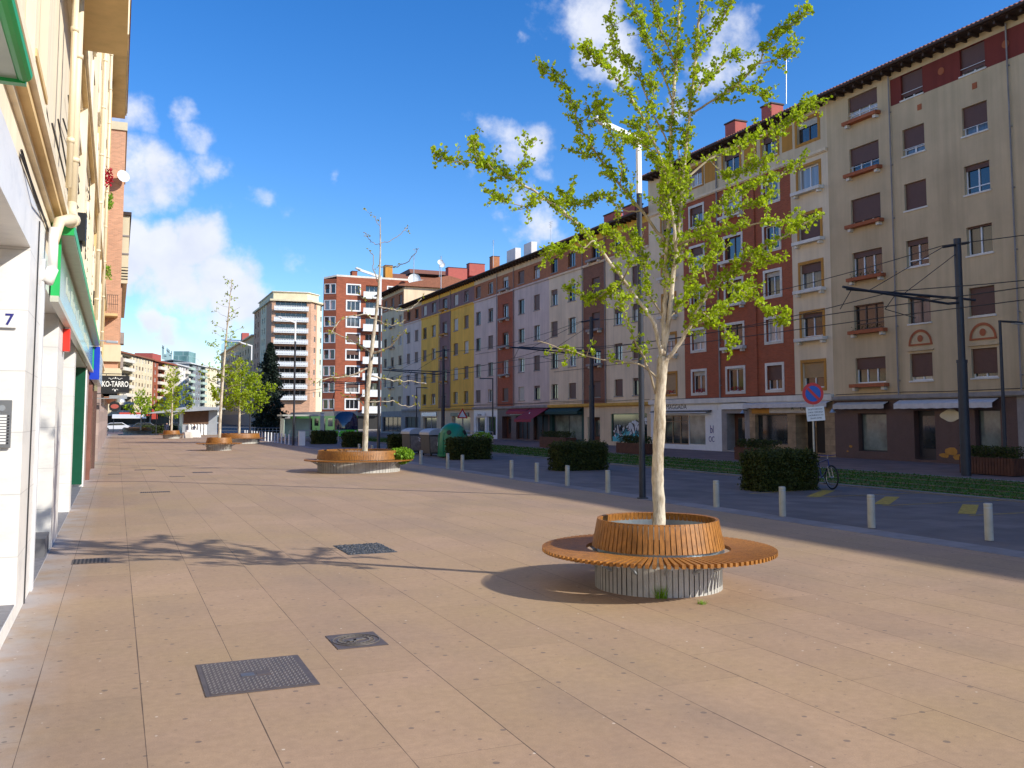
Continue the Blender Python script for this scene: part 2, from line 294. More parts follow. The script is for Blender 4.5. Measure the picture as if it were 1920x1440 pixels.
def copy_tree(o, loc, label=None, rz=None, sc=None):
    def cp(x, par):
        c = x.copy(); COL.objects.link(c)
        if par is not None: c.parent = par
        for k in x.children: cp(k, c)
        return c
    c = cp(o, None); c.location = loc
    if label: c['label'] = label
    if rz is not None: c.rotation_euler = (0, 0, rz)
    if sc is not None: c.scale = sc
    return c
class Fr:                                # frame of a facade: u along, z up, d outwards
    def __init__(s, O, U, Nn): s.O = Vector(O); s.U = Vector(U).normalized(); s.N = Vector(Nn).normalized()
    def p(s, u, z, d=0): return s.O+s.U*u+s.N*d+Vector((0, 0, z))
    def box(s, mb, u0, u1, z0, z1, d0, d1, m):
        return mb.obox(s.p((u0+u1)/2, (z0+z1)/2, (d0+d1)/2), s.U*((u1-u0)/2), s.N*((d1-d0)/2), Vector((0, 0, (z1-z0)/2)), m)
def quad(mb, a, b, c, d, m): return mb.add([a, b, c, d], [(0, 1, 2, 3)], m)
def wall(F, u0, u1, z0, z1, holes, matfn, parent, brk=(), zbrk=(), depth=.22, name='wall', revm=None):
    mb = MB(); us = sorted(set([u0, u1]+[h[i] for h in holes for i in (0, 1) if u0 < h[i] < u1]+[b for b in brk if u0 < b < u1]))
    zs = sorted(set([z0, z1]+[h[i] for h in holes for i in (2, 3) if z0 < h[i] < z1]+[b for b in zbrk if z0 < b < z1]))
    us = [u for i, u in enumerate(us) if i == 0 or u-us[i-1] > 1e-4]; zs = [z for i, z in enumerate(zs) if i == 0 or z-zs[i-1] > 1e-4]
    for a, b in zip(us, us[1:]):
        run = None
        col = [h for h in holes if h[0]-1e-6 <= (a+b)/2 <= h[1]+1e-6]
        for c, d in zip(zs, zs[1:]):
            um, zm = (a+b)/2, (c+d)/2
            if any(h[2] < zm < h[3] for h in col): m = None
            else: m = matfn(um, zm)
            if run and run[2] == m: run[1] = d
            else:
                if run and run[2]: quad(mb, F.p(a, run[0]), F.p(b, run[0]), F.p(b, run[1]), F.p(a, run[1]), run[2])
                run = [c, d, m]
        if run and run[2]: quad(mb, F.p(a, run[0]), F.p(b, run[0]), F.p(b, run[1]), F.p(a, run[1]), run[2])
    for h in holes:
        a, b, c, d = h[:4]; dp = h[4] if len(h) > 4 else depth; m = revm or matfn((a+b)/2, (c+d)/2)
        quad(mb, F.p(a, c), F.p(a, d), F.p(a, d, -dp), F.p(a, c, -dp), m); quad(mb, F.p(b, c), F.p(b, d), F.p(b, d, -dp), F.p(b, c, -dp), m)
        quad(mb, F.p(a, d), F.p(b, d), F.p(b, d, -dp), F.p(a, d, -dp), m); quad(mb, F.p(a, c), F.p(b, c), F.p(b, c, -dp), F.p(a, c, -dp), m)
    return mb.build(name, parent)
def window(F, par, u0, u1, z0, z1, fm='window_white', sh=0., n=2, sill=True, st=.035, surr=None, sw=.12, shm='shutter_brown', dep=.15, lo=0, rail=None, fw=.06, sillm='white_trim'):
    mb = MB(); a, b = -dep-.05, -dep
    F.box(mb, u0+.004, u0+fw, z0+.003, z1-.003, a, b, fm); F.box(mb, u1-fw, u1-.004, z0+.003, z1-.003, a, b, fm)
    F.box(mb, u0+fw, u1-fw, z1-fw, z1-.003, a, b, fm); F.box(mb, u0+fw, u1-fw, z0+.003, z0+fw, a, b, fm)
    for i in range(1, n):
        u = u0+(u1-u0)*i/n; F.box(mb, u-fw*.55, u+fw*.55, z0+fw, z1-fw, a, b+.008, fm)
    if lo: F.box(mb, u0+fw, u1-fw, z0+lo, z0+lo+.045, a, b+.004, fm)
    w = mb.build('window', par)
    p = MB(); quad(p, F.p(u0, z0, a+.015), F.p(u1, z0, a+.015), F.p(u1, z1, a+.015), F.p(u0, z1, a+.015), 'pane'); p.build('pane', w)
    if sh > 0:
        s_ = MB(); F.box(s_, u0+.012, u1-.012, z1-(z1-z0)*sh, z1-.006, b+.03, b+.05, shm); s_.build('roller_shutter', w)
    if sill:
        s_ = MB(); F.box(s_, u0-.06, u1+.06, z0-.07, z0+.002, -.1, .05+(st-.035), sillm); s_.build('sill', w)
    if surr:
        s_ = MB(); t = st
        F.box(s_, u0-sw, u0, z0-sw, z1+sw, .002, t, surr); F.box(s_, u1, u1+sw, z0-sw, z1+sw, .002, t, surr); F.box(s_, u0, u1, z1, z1+sw, .002, t-.003, surr); F.box(s_, u0, u1, z0-sw, z0-(.075 if sill else 0), .002, t-.003, surr)
        s_.build('surround', w)
    if rail:
        s_ = MB(); s_.tube([F.p(u0, z0+rail, -.04), F.p(u1, z0+rail, -.04)], .014, 'window_white', 6); s_.build('rail', w)
    return w
def planter_ledge(F, par, u0, u1, z, m, flowers=None, d=.34):
    mb = MB(); F.box(mb, u0, u1, z-.07, z+.1, .003, d, m)
    for u in (u0+.22, u1-.22):
        F.box(mb, u-.09, u+.09, z-.22, z-.07, .003, d*.72, 'white_trim')
    o = mb.build('window_ledge', par)
    if flowers: leaf_blob(F.p((u0+u1)/2, z+.2, d*.6), F.U*((u1-u0)*.42)+Vector((0, 0, .12))+F.N*.1, 90, .06, flowers, 'flowers', o, kind='stuff')
    return o
def leaf_blob(c, half, n, size, m, name, parent, seed=1, kind=None):
    r = random.Random(seed+int(abs(c[0]*13+c[1]*7))); mb = MB(); hx, hy, hz = abs(half[0]), abs(half[1]), abs(half[2])
    for _ in range(n):
        p = Vector((c[0]+r.uniform(-hx, hx), c[1]+r.uniform(-hy, hy), c[2]+r.uniform(-hz, hz))); leaf(mb, p, size*r.uniform(.6, 1.3), r, m)
    return mb.build(name, parent, kind=kind)
def leaf(mb, p, s, r, m):
    a = Vector((r.gauss(0, 1), r.gauss(0, 1), r.gauss(0, 1))).normalized(); b = a.orthogonal().normalized(); c = a.cross(b)
    th = r.uniform(0, 2*pi); u = b*cos(th)+c*sin(th); v = a.cross(u)
    mb.add([p, p+u*s*.75+v*s*.5, p+u*s+a*s*.12, p+u*s*.75-v*s*.5], [(0, 1, 2), (0, 2, 3)], m)
def text(txt, loc, U, Nn, size, m, parent, name='lettering', align='CENTER', ext=.004, sx=1.0, bold=0):
    cu = bpy.data.curves.new('t', 'FONT'); cu.body = txt; cu.size = size; cu.align_x = align; cu.align_y = 'CENTER'; cu.extrude = ext; cu.resolution_u = 3; cu.offset = bold
    o = bpy.data.objects.new('t', cu); COL.objects.link(o); dg = bpy.context.evaluated_depsgraph_get(); me = bpy.data.meshes.new_from_object(o.evaluated_get(dg)); bpy.data.objects.remove(o)
    U = Vector(U).normalized(); Nn = Vector(Nn).normalized(); V = Nn.cross(U); M = Matrix((U*sx, V, Nn)).transposed().to_4x4(); M.translation = Vector(loc)-(WORLD.get(parent.name, Vector()))
    me.transform(M); me.materials.clear(); me.materials.append(MATS[m]); q = bpy.data.objects.new(name, me); COL.objects.link(q); q.parent = parent; WORLD[q.name] = WORLD.get(parent.name, Vector()); return q
def smooth_path(pts, sub=4):
    P = [Vector(p) for p in pts]; out = []
    for i in range(len(P)-1):
        p0, p1, p2, p3 = P[max(i-1, 0)], P[i], P[i+1], P[min(i+2, len(P)-1)]
        for j in range(sub):
            t = j/sub; out.append(.5*((2*p1)+(-p0+p2)*t+(2*p0-5*p1+4*p2-p3)*t*t+(-p0+3*p1-3*p2+p3)*t**3))
    return out+[P[-1]]
# ================================================================== ground
def sheet(name, x0, x1, y0, y1, z, m, kind='structure', n=1):
    mb = MB(); quad(mb, (x0, y0, z), (x1, y0, z), (x1, y1, z), (x0, y1, z), m); return mb.build(name, kind=kind)
sheet('ground', -1500, 1500, -400, 2200, -.02, 'asphalt')
sheet('plaza_pavement', -.86, 12.0, -30, 128, 0, 'paving')
mb = MB(); mb.box(12.0, 12.6, -30, 128, -.02, .006, 'kerb_stone'); mb.build('kerb', kind='structure')
sheet('road', 12.6, 20, -30, 128, -.008, 'road_slab')
mb = MB(); mb.box(20, 20.22, -30, 150, -.02, .03, 'kerb_stone'); mb.box(26.05, 26.3, -30, 150, -.02, .03, 'kerb_stone'); mb.build('kerb', kind='structure')
sheet('far_pavement', 26.3, 34, -30, 150, 0.0, 'far_paving')
sheet('far_plaza_paving', -40, 34, 128.1, 150, -.004, 'far_paving')
sheet('far_road', -60, 80, 150, 200, -.01, 'asphalt')
mb = MB()
for i in range(60):                      # gently uneven turf bed
    y0, y1 = -30+3*i, -27+3*i
    quad(mb, (20.22, y0, .02), (26.05, y0, .02), (26.05, y1, .02), (20.22, y1, .02), 'turf')
mb.build('turf_bed', kind='structure')
r = random.Random(3); mb = MB()
for _ in range(26000):
    y = 12+(r.random()**1.7)*75; x = r.uniform(20.24, 26.03); h = r.uniform(.02, .05)*(1+y/80); a = r.uniform(0, pi); w = .012*(1+y/25); dx, dy = cos(a)*w, sin(a)*w
    mb.add([(x-dx, y-dy, .018), (x+dx, y+dy, .018), (x+r.uniform(-.03, .03), y+r.uniform(-.03, .03), .02+h)], [(0, 1, 2)], 'hedge_leaf' if r.random() < .12 else 'grass_blade')
leafy('grass_blade', (.045, .12, .012), .2)
mb.build('grass', kind='stuff')
mb = MB()
for x in (20.7, 22.1, 23.9, 25.3):
    mb.box(x-.035, x+.035, -30, 150, .0, .045, 'rail_steel')
mb.build('tram_rails', kind='structure')
mb = MB(); z = -.003                     # yellow bay markings on the road
def stripe(a, b, w):
    a, b = Vector(a), Vector(b); d = (b-a).normalized(); nn = Vector((-d.y, d.x, 0))*w/2
    quad(mb, (a+nn).to_tuple(), (a-nn).to_tuple(), (b-nn).to_tuple(), (b+nn).to_tuple(), 'road_yellow')
for yy in (16.25, 13.9, 18.7, 11.6):
    stripe((16.3, yy, z), (20.0, yy-.1, z), .07)
for yy in (16.35, 18.65, 14.0): stripe((16.5, yy+.15, z), (18.4, yy+1.65, z), .34)
stripe((15.6, 20.2, z), (18.8, 20.75, z), .08)
mb.build('road_markings', kind='structure')
# ================================================================== right side of the avenue
RF = Fr((34, 0, 0), (0, 1, 0), (-1, 0, 0))
FL = [(3.74, 5.0), (6.4, 7.65), (9.07, 10.33), (11.77, 13.05), (14.4, 15.68), (17.12, 18.34)]
def shell(par, F, u0, u1, z1, m, deep=12, sides=(True, True), name='wall', z0=0):
    mb = MB(); d = -deep
    for u, on in ((u0, sides[0]), (u1, sides[1])):
        if on: quad(mb, F.p(u, z0, 0), F.p(u, z0, d), F.p(u, z1, d), F.p(u, z1, 0), m)
    quad(mb, F.p(u0, z0, d), F.p(u1, z0, d), F.p(u1, z1, d), F.p(u0, z1, d), m); quad(mb, F.p(u0, z1, 0), F.p(u1, z1, 0), F.p(u1, z1, d), F.p(u0, z1, d), m)
    return mb.build(name, par)
def tiled_roof(par, F, u0, u1, ze, over=.7, deep=12, rise=2.6, tiles=True, rafters=.62, hipl=False):
    mb = MB(); th = .12; pk = -deep/2
    a, b = F.p(u0, ze, over), F.p(u1, ze, over); c, d = F.p(u0, ze+rise, pk), F.p(u1, ze+rise, pk); e, f = F.p(u0, ze, -deep-over), F.p(u1, ze, -deep-over)
    up = Vector((0, 0, th))
    for q in ((a, b, d, c), (c, d, f, e)):
        mb.add([*q, *[v+up for v in q]], [(0, 1, 2, 3), (4, 5, 6, 7), (0, 1, 5, 4), (2, 3, 7, 6), (1, 2, 6, 5), (0, 3, 7, 4)], 'roof_tile')
    quad(mb, a, c, e, e, 'roof_tile'); quad(mb, b, d, f, f, 'roof_tile')
    sl = (c-a)
    if tiles:
        n = int((u1-u0)/.23)
        for i in range(n):
            u = u0+.12+i*.23; p = F.p(u, ze+th+.005, over+.03); k = .35; mb.tube([p, p+sl*k], .075, 'roof_tile', 6)
    rf = mb.build('roof', par)
    s = MB()
    k = -.05
    F.box(s, u0, u1, ze-.05, ze+.01, .0, over-.02, 'dark_wood'); s.tube([F.p(u0, ze+.03, over+.09), F.p(u1, ze+.03, over+.09)], .07, 'dark_wood', 8)
    u = u0+.3
    while u < u1-.1:
        F.box(s, u-.05, u+.05, ze-.2, ze-.05, .0, over-.12, 'dark_wood'); u += rafters
    s.build('eaves', rf); return rf
def chimney(par, x0, x1, y0, y1, z0, z1, m='chimney_red', cap=True):
    mb = MB(); mb.box(x0, x1, y0, y1, z0, z1, m)
    if cap: mb.box(x0-.06, x1+.06, y0-.06, y1+.06, z1, z1+.1, 'dark_wood')
    return mb.build('chimney', par, bevel=.02)
def ledge(F, par, u0, u1, z0, z1, d, m, name='cornice', d0=.002):
    mb = MB(); F.box(mb, u0, u1, z0, z1, d0, d, m); F.box(mb, u0, u1, z0-.05, z0, d0, d*.6, m); return mb.build(name, par)
def pipe(F, par, u, z0, z1, m='dark_wood', r_=.05):
    mb = MB(); mb.tube([F.p(u, z0, .09), F.p(u, z1, .09)], r_, m, 8)
    z = z0+.8
    while z < z1: F.box(mb, u-r_*1.5, u+r_*1.5, z, z+.05, .003, .09, m); z += 2.6
    return mb.build('downpipe', par)
def shopfront(F, par, u0, u1, z0, z1, gm='shop_glass', fm='window_dark', n=1, dep=.2, transom=None, name='shop_window', fw=.06):
    mb = MB(); a, b = -dep-.05, -dep+.01
    F.box(mb, u0+.003, u0+fw, z0, z1-.003, a, b, fm); F.box(mb, u1-fw, u1-.003, z0, z1-.003, a, b, fm); F.box(mb, u0+fw, u1-fw, z1-fw, z1-.003, a, b, fm); F.box(mb, u0+fw, u1-fw, z0+.003, z0+fw, a, b, fm)
    for i in range(1, n):
        u = u0+(u1-u0)*i/n; F.box(mb, u-.03, u+.03, z0+fw, z1-fw, a, b+.006, fm)
    if transom: F.box(mb, u0+fw, u1-fw, transom-.025, transom+.025, a, b+.004, fm)
    o = mb.build(name, par); p = MB(); quad(p, F.p(u0, z0, a+.02), F.p(u1, z0, a+.02), F.p(u1, z1, a+.02), F.p(u0, z1, a+.02), gm); p.build('pane', o); return o
def awning(F, par, u0, u1, z, out, drop, m, label=None, val=.22):
    mb = MB(); a, b = F.p(u0, z, .02), F.p(u1, z, .02); c, d = F.p(u1, z-drop, out), F.p(u0, z-drop, out); t = Vector((0, 0, .02))
    mb.add([a, b, c, d, a+t, b+t, c+t, d+t], [(0, 1, 2, 3), (4, 5, 6, 7), (0, 1, 5, 4), (1, 2, 6, 5), (2, 3, 7, 6), (3, 0, 4, 7)], m)
    k = max(4, int((u1-u0)/.3)); top = [F.p(u0+(u1-u0)*i/k, z-drop, out) for i in range(k+1)]; bot = [p-Vector((0, 0, val*(1 if i % 2 else .9))) for i, p in enumerate(top)]
    for i in range(k): quad(mb, top[i], top[i+1], bot[i+1], bot[i], m)
    mb.tube([a-t, b-t], .05, 'window_dark', 6); o = mb.build('awning', par)
    if label: o['label'] = label
    return o
def door(F, par, u0, u1, z0, z1, m='rust_wood', dep=.5):
    mb = MB(); F.box(mb, u0+.003, u1-.003, z0, z1-.003, -dep-.06, -dep, m)
    o = mb.build('door', par); g = MB(); w = (u1-u0)
    F.box(g, u0+w*.2, u1-w*.2, z0+.5, z1-.25, -dep, -dep+.02, 'shop_glass'); g.build('pane', o)
    h = MB(); h.tube([F.p(u0+w*.12, z0+.9, -dep+.05), F.p(u0+w*.12, z0+1.3, -dep+.05)], .015, 'steel', 6); h.build('handle', o); return o
# ---- building with the red frieze (right edge of the photo)
LA = 'beige block with a dark red frieze under the eaves and orange window planters'
A = thing('apartment_building', LA, 'building', (34, 28, 0))
a_cols = [(33.44, 35.4, 'w'), (30.67, 31.95, 'n'), (27.32, 28.6, 'n'), (23.97, 25.25, 'n'), (20.6, 21.9, 'n')]
holes = [(u0, u1, z0, z1, .2) for u0, u1, _ in a_cols for z0, z1 in FL]
g_holes = [(33.5, 35.35, .39, 2.25, .3), (30.65, 31.85, .12, 2.36, .35), (27.3, 28.55, .6, 2.38, .3), (23.2, 25.6, .5, 2.3, .3)]
def mA(u, z):
    if z < 2.95: return 'granite_brown' if u > 26.5 else 'stone_grey'
    if u < 32.6 and 17.06 < z < 18.36: return 'red_paint'
    return 'beige'
wall(RF, 18, 36.96, 0, 18.75, holes+g_holes, mA, A, brk=(26.5, 32.6), zbrk=(2.95, 17.06, 18.36))
shell(A, RF, 18, 36.96, 18.75, 'beige', sides=(True, False))
shA = {0: [.42, .55, .12, .9, .62, .55], 1: [.85, .15, .12, .97, .62, .85], 2: [.88, .97, .1, .12, .58, .9], 3: [.6, .3, .5, .1, .7, .9], 4: [.5]*6}
shA[0] = [.45, .05, .22, .9, .68, .58]; shA[1] = [.85, .08, .2, .97, .72, .88]; shA[2] = [.85, .95, .06, .18, .72, .88]
for ci, (u0, u1, k) in enumerate(a_cols):
    for fi, (z0, z1) in enumerate(FL):
        s = shA[ci][fi]; fm = 'window_white'
        if (ci, fi) in ((0, 1), (1, 1)): fm = 'window_brown'
        window(RF, A, u0, u1, z0, z1, fm, s, 3 if k == 'w' else 2, sill=(k == 'n'), lo=.28 if (ci+fi) % 2 else 0, rail=.32 if fi >= 4 else None, shm='shutter_brown')
        if k == 'w': planter_ledge(RF, A, u0-.2, u1+.15, z0-.14, 'orange_paint', 'hedge_leaf' if fi in (1, 2) else None)
for u in (31.3, 27.96, 24.6):            # half-round reliefs over the first floor windows, discs in the frieze
    mb = MB()
    for r0, r1, a0, a1, cz in ((.56, .68, 0, pi, 5.42), (0, .16, 0, 2*pi, 5.68)):
        k = 20; vs = []
        for i in range(k+1):
            t = a0+(a1-a0)*i/k; vs += [RF.p(u+r0*cos(t), cz+r0*sin(t), .03), RF.p(u+r1*cos(t), cz+r1*sin(t), .03)]
        mb.add(vs, [(2*i, 2*i+1, 2*i+3, 2*i+2) for i in range(k)], 'orange_paint')
    RF.box(mb, u-.68, u+.68, 5.36, 5.44, .002, .035, 'orange_paint'); RF.box(mb, u-.75, u+.75, 5.12, 5.18, .002, .08, 'beige')
    mb.build('relief', A)
for u in (29.6, 26.3): mb = MB(); mb.prism([RF.p(u+.17*cos(2*pi*i/20), 17.75+.17*sin(2*pi*i/20), .003) for i in range(20)], RF.N*.02, 'orange_paint'); mb.build('frieze_disc', A)
for u in (30.9, 27.9): mb = MB(); RF.box(mb, u-.14, u+.1, 16.35, 16.62, .002, .02, 'orange_paint'); mb.build('vent', A)
pipe(RF, A, 32.62, 2.95, 18.6, 'stone_grey', .035); pipe(RF, A, 26.2, 2.95, 18.6, 'stone_grey', .035)
tiled_roof(A, RF, 18, 36.96, 18.75)
ledge(RF, A, 18, 36.9, 2.95, 3.12, .22, 'stone_grey')
shopfront(RF, A, 33.5, 35.35, .39, 2.25, 'shop_glass_pale', dep=.25); shopfront(RF, A, 27.3, 28.55, .6, 2.38, 'shop_glass_pale', dep=.25); shopfront(RF, A, 23.2, 25.6, .5, 2.3, dep=.25); door(RF, A, 30.65, 31.85, .12, 2.36, 'window_dark', .3)
awning(RF, A, 33.3, 36.7, 2.8, .35, .12, 'awning_cream', 'small faded cream awning'); awning(RF, A, 27.3, 32.6, 2.86, .45, .2, 'awning_white', 'long faded white awning')
mb = MB(); 
for u, z, s in ((29.8, .55, .5), (30.2, .35, .35), (29.4, .3, .4), (35.9, .6, .16), (36.1, .35, .1)):
    k = 9; mb.prism([RF.p(u+s*(.6+.4*random.random())*cos(2*pi*i/k), z+s*.5*(.5+.5*random.random())*sin(2*pi*i/k), .003) for i in range(k)], RF.N*.006, 'ochre')
mb.build('peeled_patch', A)
sg = thing('shop_sign', 'blank cream scalloped sign board on the brown granite shop wall', 'sign', RF.p(29.75, 2.1, .05)); mb = MB()
mb.prism([RF.p(29.75+.55*cos(2*pi*i/28)*(1+.07*cos(8*pi*i/28)), 2.13+.26*sin(2*pi*i/28)*(1+.1*cos(8*pi*i/28)), .004) for i in range(28)], RF.N*.05, 'far_cream'); mb.build('board', sg)
# ---- its neighbour towards the camera side, outside the frame: throws the long shade over the road
A0 = thing('apartment_building', 'beige apartment block next to the red frieze block, beyond the right edge of the photo', 'building', (34, 0, 0))
wall(RF, -34, 18, 0, 18.75, [(u, u+1.3, z0, z1) for u in range(-32, 17, 4) for z0, z1 in FL[:2]], lambda u, z: 'cream_two' if z > 3 else 'stone_grey', A0); shell(A0, RF, -34, 18, 18.75, 'beige'); tiled_roof(A0, RF, -34, 18, 18.75, tiles=False, rafters=2)
# ---- brick and cream building
B = thing('apartment_building', 'cream and red brick block with ochre and white window surrounds, right of the big tree', 'building', (34, 46, 0))
bFL = [(3.62, 4.98), (6.35, 7.62), (8.95, 10.3), (11.62, 12.98), (14.38, 15.62), (17.0, 18.2)]
cols = [(37.62, 39.25, 'o'), (40.92, 42.22, 'w'), (44.35, 45.95, 'wb'), (48.2, 49.6, 'w'), (51.5, 53.0, 'o')]
holes = []; 
for u0, u1, k in cols:
    for i, (z0, z1) in enumerate(bFL): holes.append((u0, u1, z0, z1, .24))
gB = [(40.6, 43.4, .55, 2.22, .3), (37.7, 39.95, .1, 2.22, .8), (44.35, 46.1, .1, 2.3, .7), (48.3, 54.0, .3, 2.2, .2)]
def mB(u, z):
    if z < 2.95:
        if u > 46.6: return 'white_paint'
        if u > 43.9: return 'stone_grey'
        return 'stone_tan'
    if z > 16.15: return 'cream_two'
    if 39.9 < u < 50.45: return 'brick_red'
    return 'cream'
wall(RF, 36.96, 54.7, 0, 18.75, holes+gB, mB, B, brk=(39.9, 50.45, 46.6, 43.9), zbrk=(2.95, 16.15))
shell(B, RF, 36.96, 54.7, 18.75, 'cream', sides=(False, True))
rb = random.Random(5)
for u0, u1, k in cols:
    for i, (z0, z1) in enumerate(bFL):
        top = i == 5; su = 'ochre' if (k == 'o' or top) else 'white_trim'
        sh = rb.choice([0, 0, .2, .35, .6, .95]) if not top else .3
        window(RF, B, u0, u1, z0, z1, 'window_white' if rb.random() < .8 else 'window_brown', sh, 2, sill=(k == 'w'), surr=su, sw=.16, shm='shutter_tan' if (k == 'o' and i in (0, 4)) else rb.choice(['shutter_brown', 'shutter_cream']))
        if (k == 'o' and not top and i > 0) or (k == 'wb' and i > 0 and not top): planter_ledge(RF, B, u0-.3, u1+.3, z0-.16, 'white_trim')
        if i == 0 and k in ('w', 'wb') and u0 > 43 or (i == 0 and u0 > 51): leaf_blob(RF.p((u0+u1)/2, z0+.14, -.04), Vector((.08, .5, .12)), 110, .06, 'flower_red', 'flowers', B, kind='stuff')
        if i in (3, 4) and k == 'w': leaf_blob(RF.p((u0+u1)/2, z0+.14, -.02), Vector((.08, .45, .1)), 60, .06, 'bush_leaf', 'flowers', B, kind='stuff')
for u0, u1 in ((39.5+.15, 40.5), (42.75, 43.9), (46.75, 47.9), (49.95, 51.1)): mb = MB(); RF.box(mb, u0, u1, 16.9, 18.25, .002, .02, 'ochre'); mb.build('ochre_panel', B)
ledge(RF, B, 36.96, 54.7, 16.1, 16.25, .14, 'cream'); ledge(RF, B, 36.96, 54.7, 2.95, 3.25, .2, 'white_trim')
pipe(RF, B, 46.6, 3.2, 18.6, 'stone_grey'); tiled_roof(B, RF, 36.96, 54.7, 18.75)
mb = MB()                                 # brick pilasters
for u0, u1 in ((43.0, 43.75),): RF.box(mb, u0, u1, 3.3, 16.05, .002, .1, 'brick_red')
mb.build('pilaster', B)
for xa, xb, yt in ((1427, 1446, 194), (1359, 1378, 226), ): q0, q1 = on_x(xa, yt, 35.6), on_x(xb, yt, 35.6); chimney(B, 35.6, 36.5, q1.y, q0.y, 19.0, q1.z)
for y in (52.0,): mb = MB(); mb.tube([(34.8, y, 19.2), (34.8, y, 20.6)], .09, 'zinc', 8); mb.tube([(34.8, y, 20.55), (34.8, y, 20.75)], [.16, .02], 'zinc', 8); mb.build('vent_pipe', B)
door(RF, B, 44.35, 46.1, .1, 2.3, 'rust_wood', .6); shopfront(RF, B, 40.6, 43.4, .55, 2.22, dep=.25, n=1); shopfront(RF, B, 37.7, 39.95, .1, 2.22, 'shop_dark', dep=.75, n=3, fm='stone_tan')
shopfront(RF, B, 48.3, 50.3, .3, 2.2, 'shop_glass_pale', 'white_trim', dep=.12); shopfront(RF, B, 50.3, 54.0, .3, 2.2, 'shop_glass', 'stone_tan', n=4, dep=.12, transom=1.78)
awning(RF, B, 37.1, 44.0, 2.92, .4, .12, 'awning_white', 'rolled up striped white awning'); awning(RF, B, 47.6, 54.3, 2.5, .3, .05, 'window_dark', 'folded dark awning with a white rail', .06)
mb = MB(); RF.box(mb, 43.95, 46.5, 2.55, 3.0, .003, .12, 'white_paint'); mb.build('canopy', B)
mb = MB(); mb.tube([RF.p(47.7, 2.36, .36), RF.p(54.3, 2.36, .36)], .03, 'white_paint', 6); mb.build('awning_rail', B)
sg = thing('shop_sign', 'dark capital letters reading MAGGADA on the white shop fascia', 'sign', RF.p(50.8, 2.72, .02)); mb = MB(); RF.box(mb, 47.0, 54.4, 2.52, 2.94, .003, .03, 'white_paint'); mb.build('fascia', sg)
text('MAGGADA', RF.p(51.5, 2.74, .035), (0, -1, 0), (-1, 0, 0), .42, 'text_dark', sg, sx=1.15)
text('bl', RF.p(47.6, 1.3, .012), (0, -1, 0), (-1, 0, 0), .7, 'navy_text', B, name='graffiti', sx=.8); text('OC', RF.p(47.65, .7, .012), (0, -1, 0), (-1, 0, 0), .5, 'navy_text', B, name='graffiti', sx=.8)
sg = thing('shop_sign', 'long pale shop sign with dark letters OM above the dark doorway', 'sign', RF.p(40.4, 2.5, .05)); mb = MB(); RF.box(mb, 38.7, 41.95, 2.3, 2.74, .005, .14, 'awning_cream'); mb.build('board', sg)
text('OM', RF.p(39.1, 2.53, .146), (0, -1, 0), (-1, 0, 0), .36, 'text_dark', sg); text('A', RF.p(40.0, 2.55, .146), (0, -1, 0), (-1, 0, 0), .3, 'green_panel', sg)
mb = MB(); RF.box(mb, 42.0, 43.6, 2.28, 2.76, .004, .08, 'ochre'); mb.build('fascia_panel', B)
for u in (44.1, 36.75):
    lt = MB(); lt.tube([RF.p(u, 2.45, .02), RF.p(u, 2.5, .3)], .02, 'pole_dark', 6); lt.lathe([(.16, 0), (.05, .16), (.03, .2)], 'zinc', RF.p(u, 2.3, .32), 16)
    lt.build('wall_lamp', B)
# ---- the long five storey row
cFL = [(3.64, 4.88), (6.23, 7.54), (8.93, 10.22), (11.6, 12.95), (14.42, 15.6)]
def row_building(label, y0, y1, segs, cols, seed, chim=(), yeave=None, corn='stone_grey', eave=16.45, gholes=(), gm='stone_grey', top=None):
    b = thing('apartment_building', label, 'building', (34, (y0+y1)/2, 0)); rr = random.Random(seed)
    def m(u, z):
        if z < 2.95: return gm(u) if callable(gm) else gm
        if z > 15.85: return yeave(u) if yeave else 'cream_two'
        s = [s for s in segs if s[0] <= u <= s[1]][0]
        if z > 14.12: return top or 'brick_band'
        return s[2]
    hs_ = [(u-w/2, u+w/2, z0, z1, .24) for u, w, k in cols for z0, z1 in cFL]
    wall(RF, y0, y1, 0, eave, hs_+list(gholes), m, b, brk=[s[0] for s in segs]+[50, 60.95, 64.6, 68.9], zbrk=(2.95, 14.12, 15.85)); shell(b, RF, y0, y1, eave, segs[0][2], sides=(False, False))
    for u, w, k in cols:
        for i, (z0, z1) in enumerate(cFL):
            sh = rr.choice([0, 0, 0, .15, .3, .95, .95]); fm = rr.choice(['window_brown', 'window_white', 'window_dark', 'window_dark'])
            window(RF, b, u-w/2, u+w/2, z0, z1, fm, sh, 2, sill=True, shm='shutter_brown' if rr.random() < .8 else 'shutter_cream', sillm='stone_grey')
            if k == 'b' and i > 0: planter_ledge(RF, b, u-w/2-.35, u+w/2+.35, z0-.12, 'stone_grey' if segs[0][2] != 'yellow' else 'ochre', d=.4)
    ledge(RF, b, y0, y1, 14.03, 14.15, .1, segs[0][2]); ledge(RF, b, y0, y1, 2.95, 3.15, .2, corn)
    tiled_roof(b, RF, y0, y1, eave, deep=11, tiles=(y1 < 80), rafters=.7)
    for c in chim: chimney(b, *c)
    for s in segs[1:]: pipe(RF, b, s[0], 3.1, eave-.1, 'stone_grey', .04)
    return b
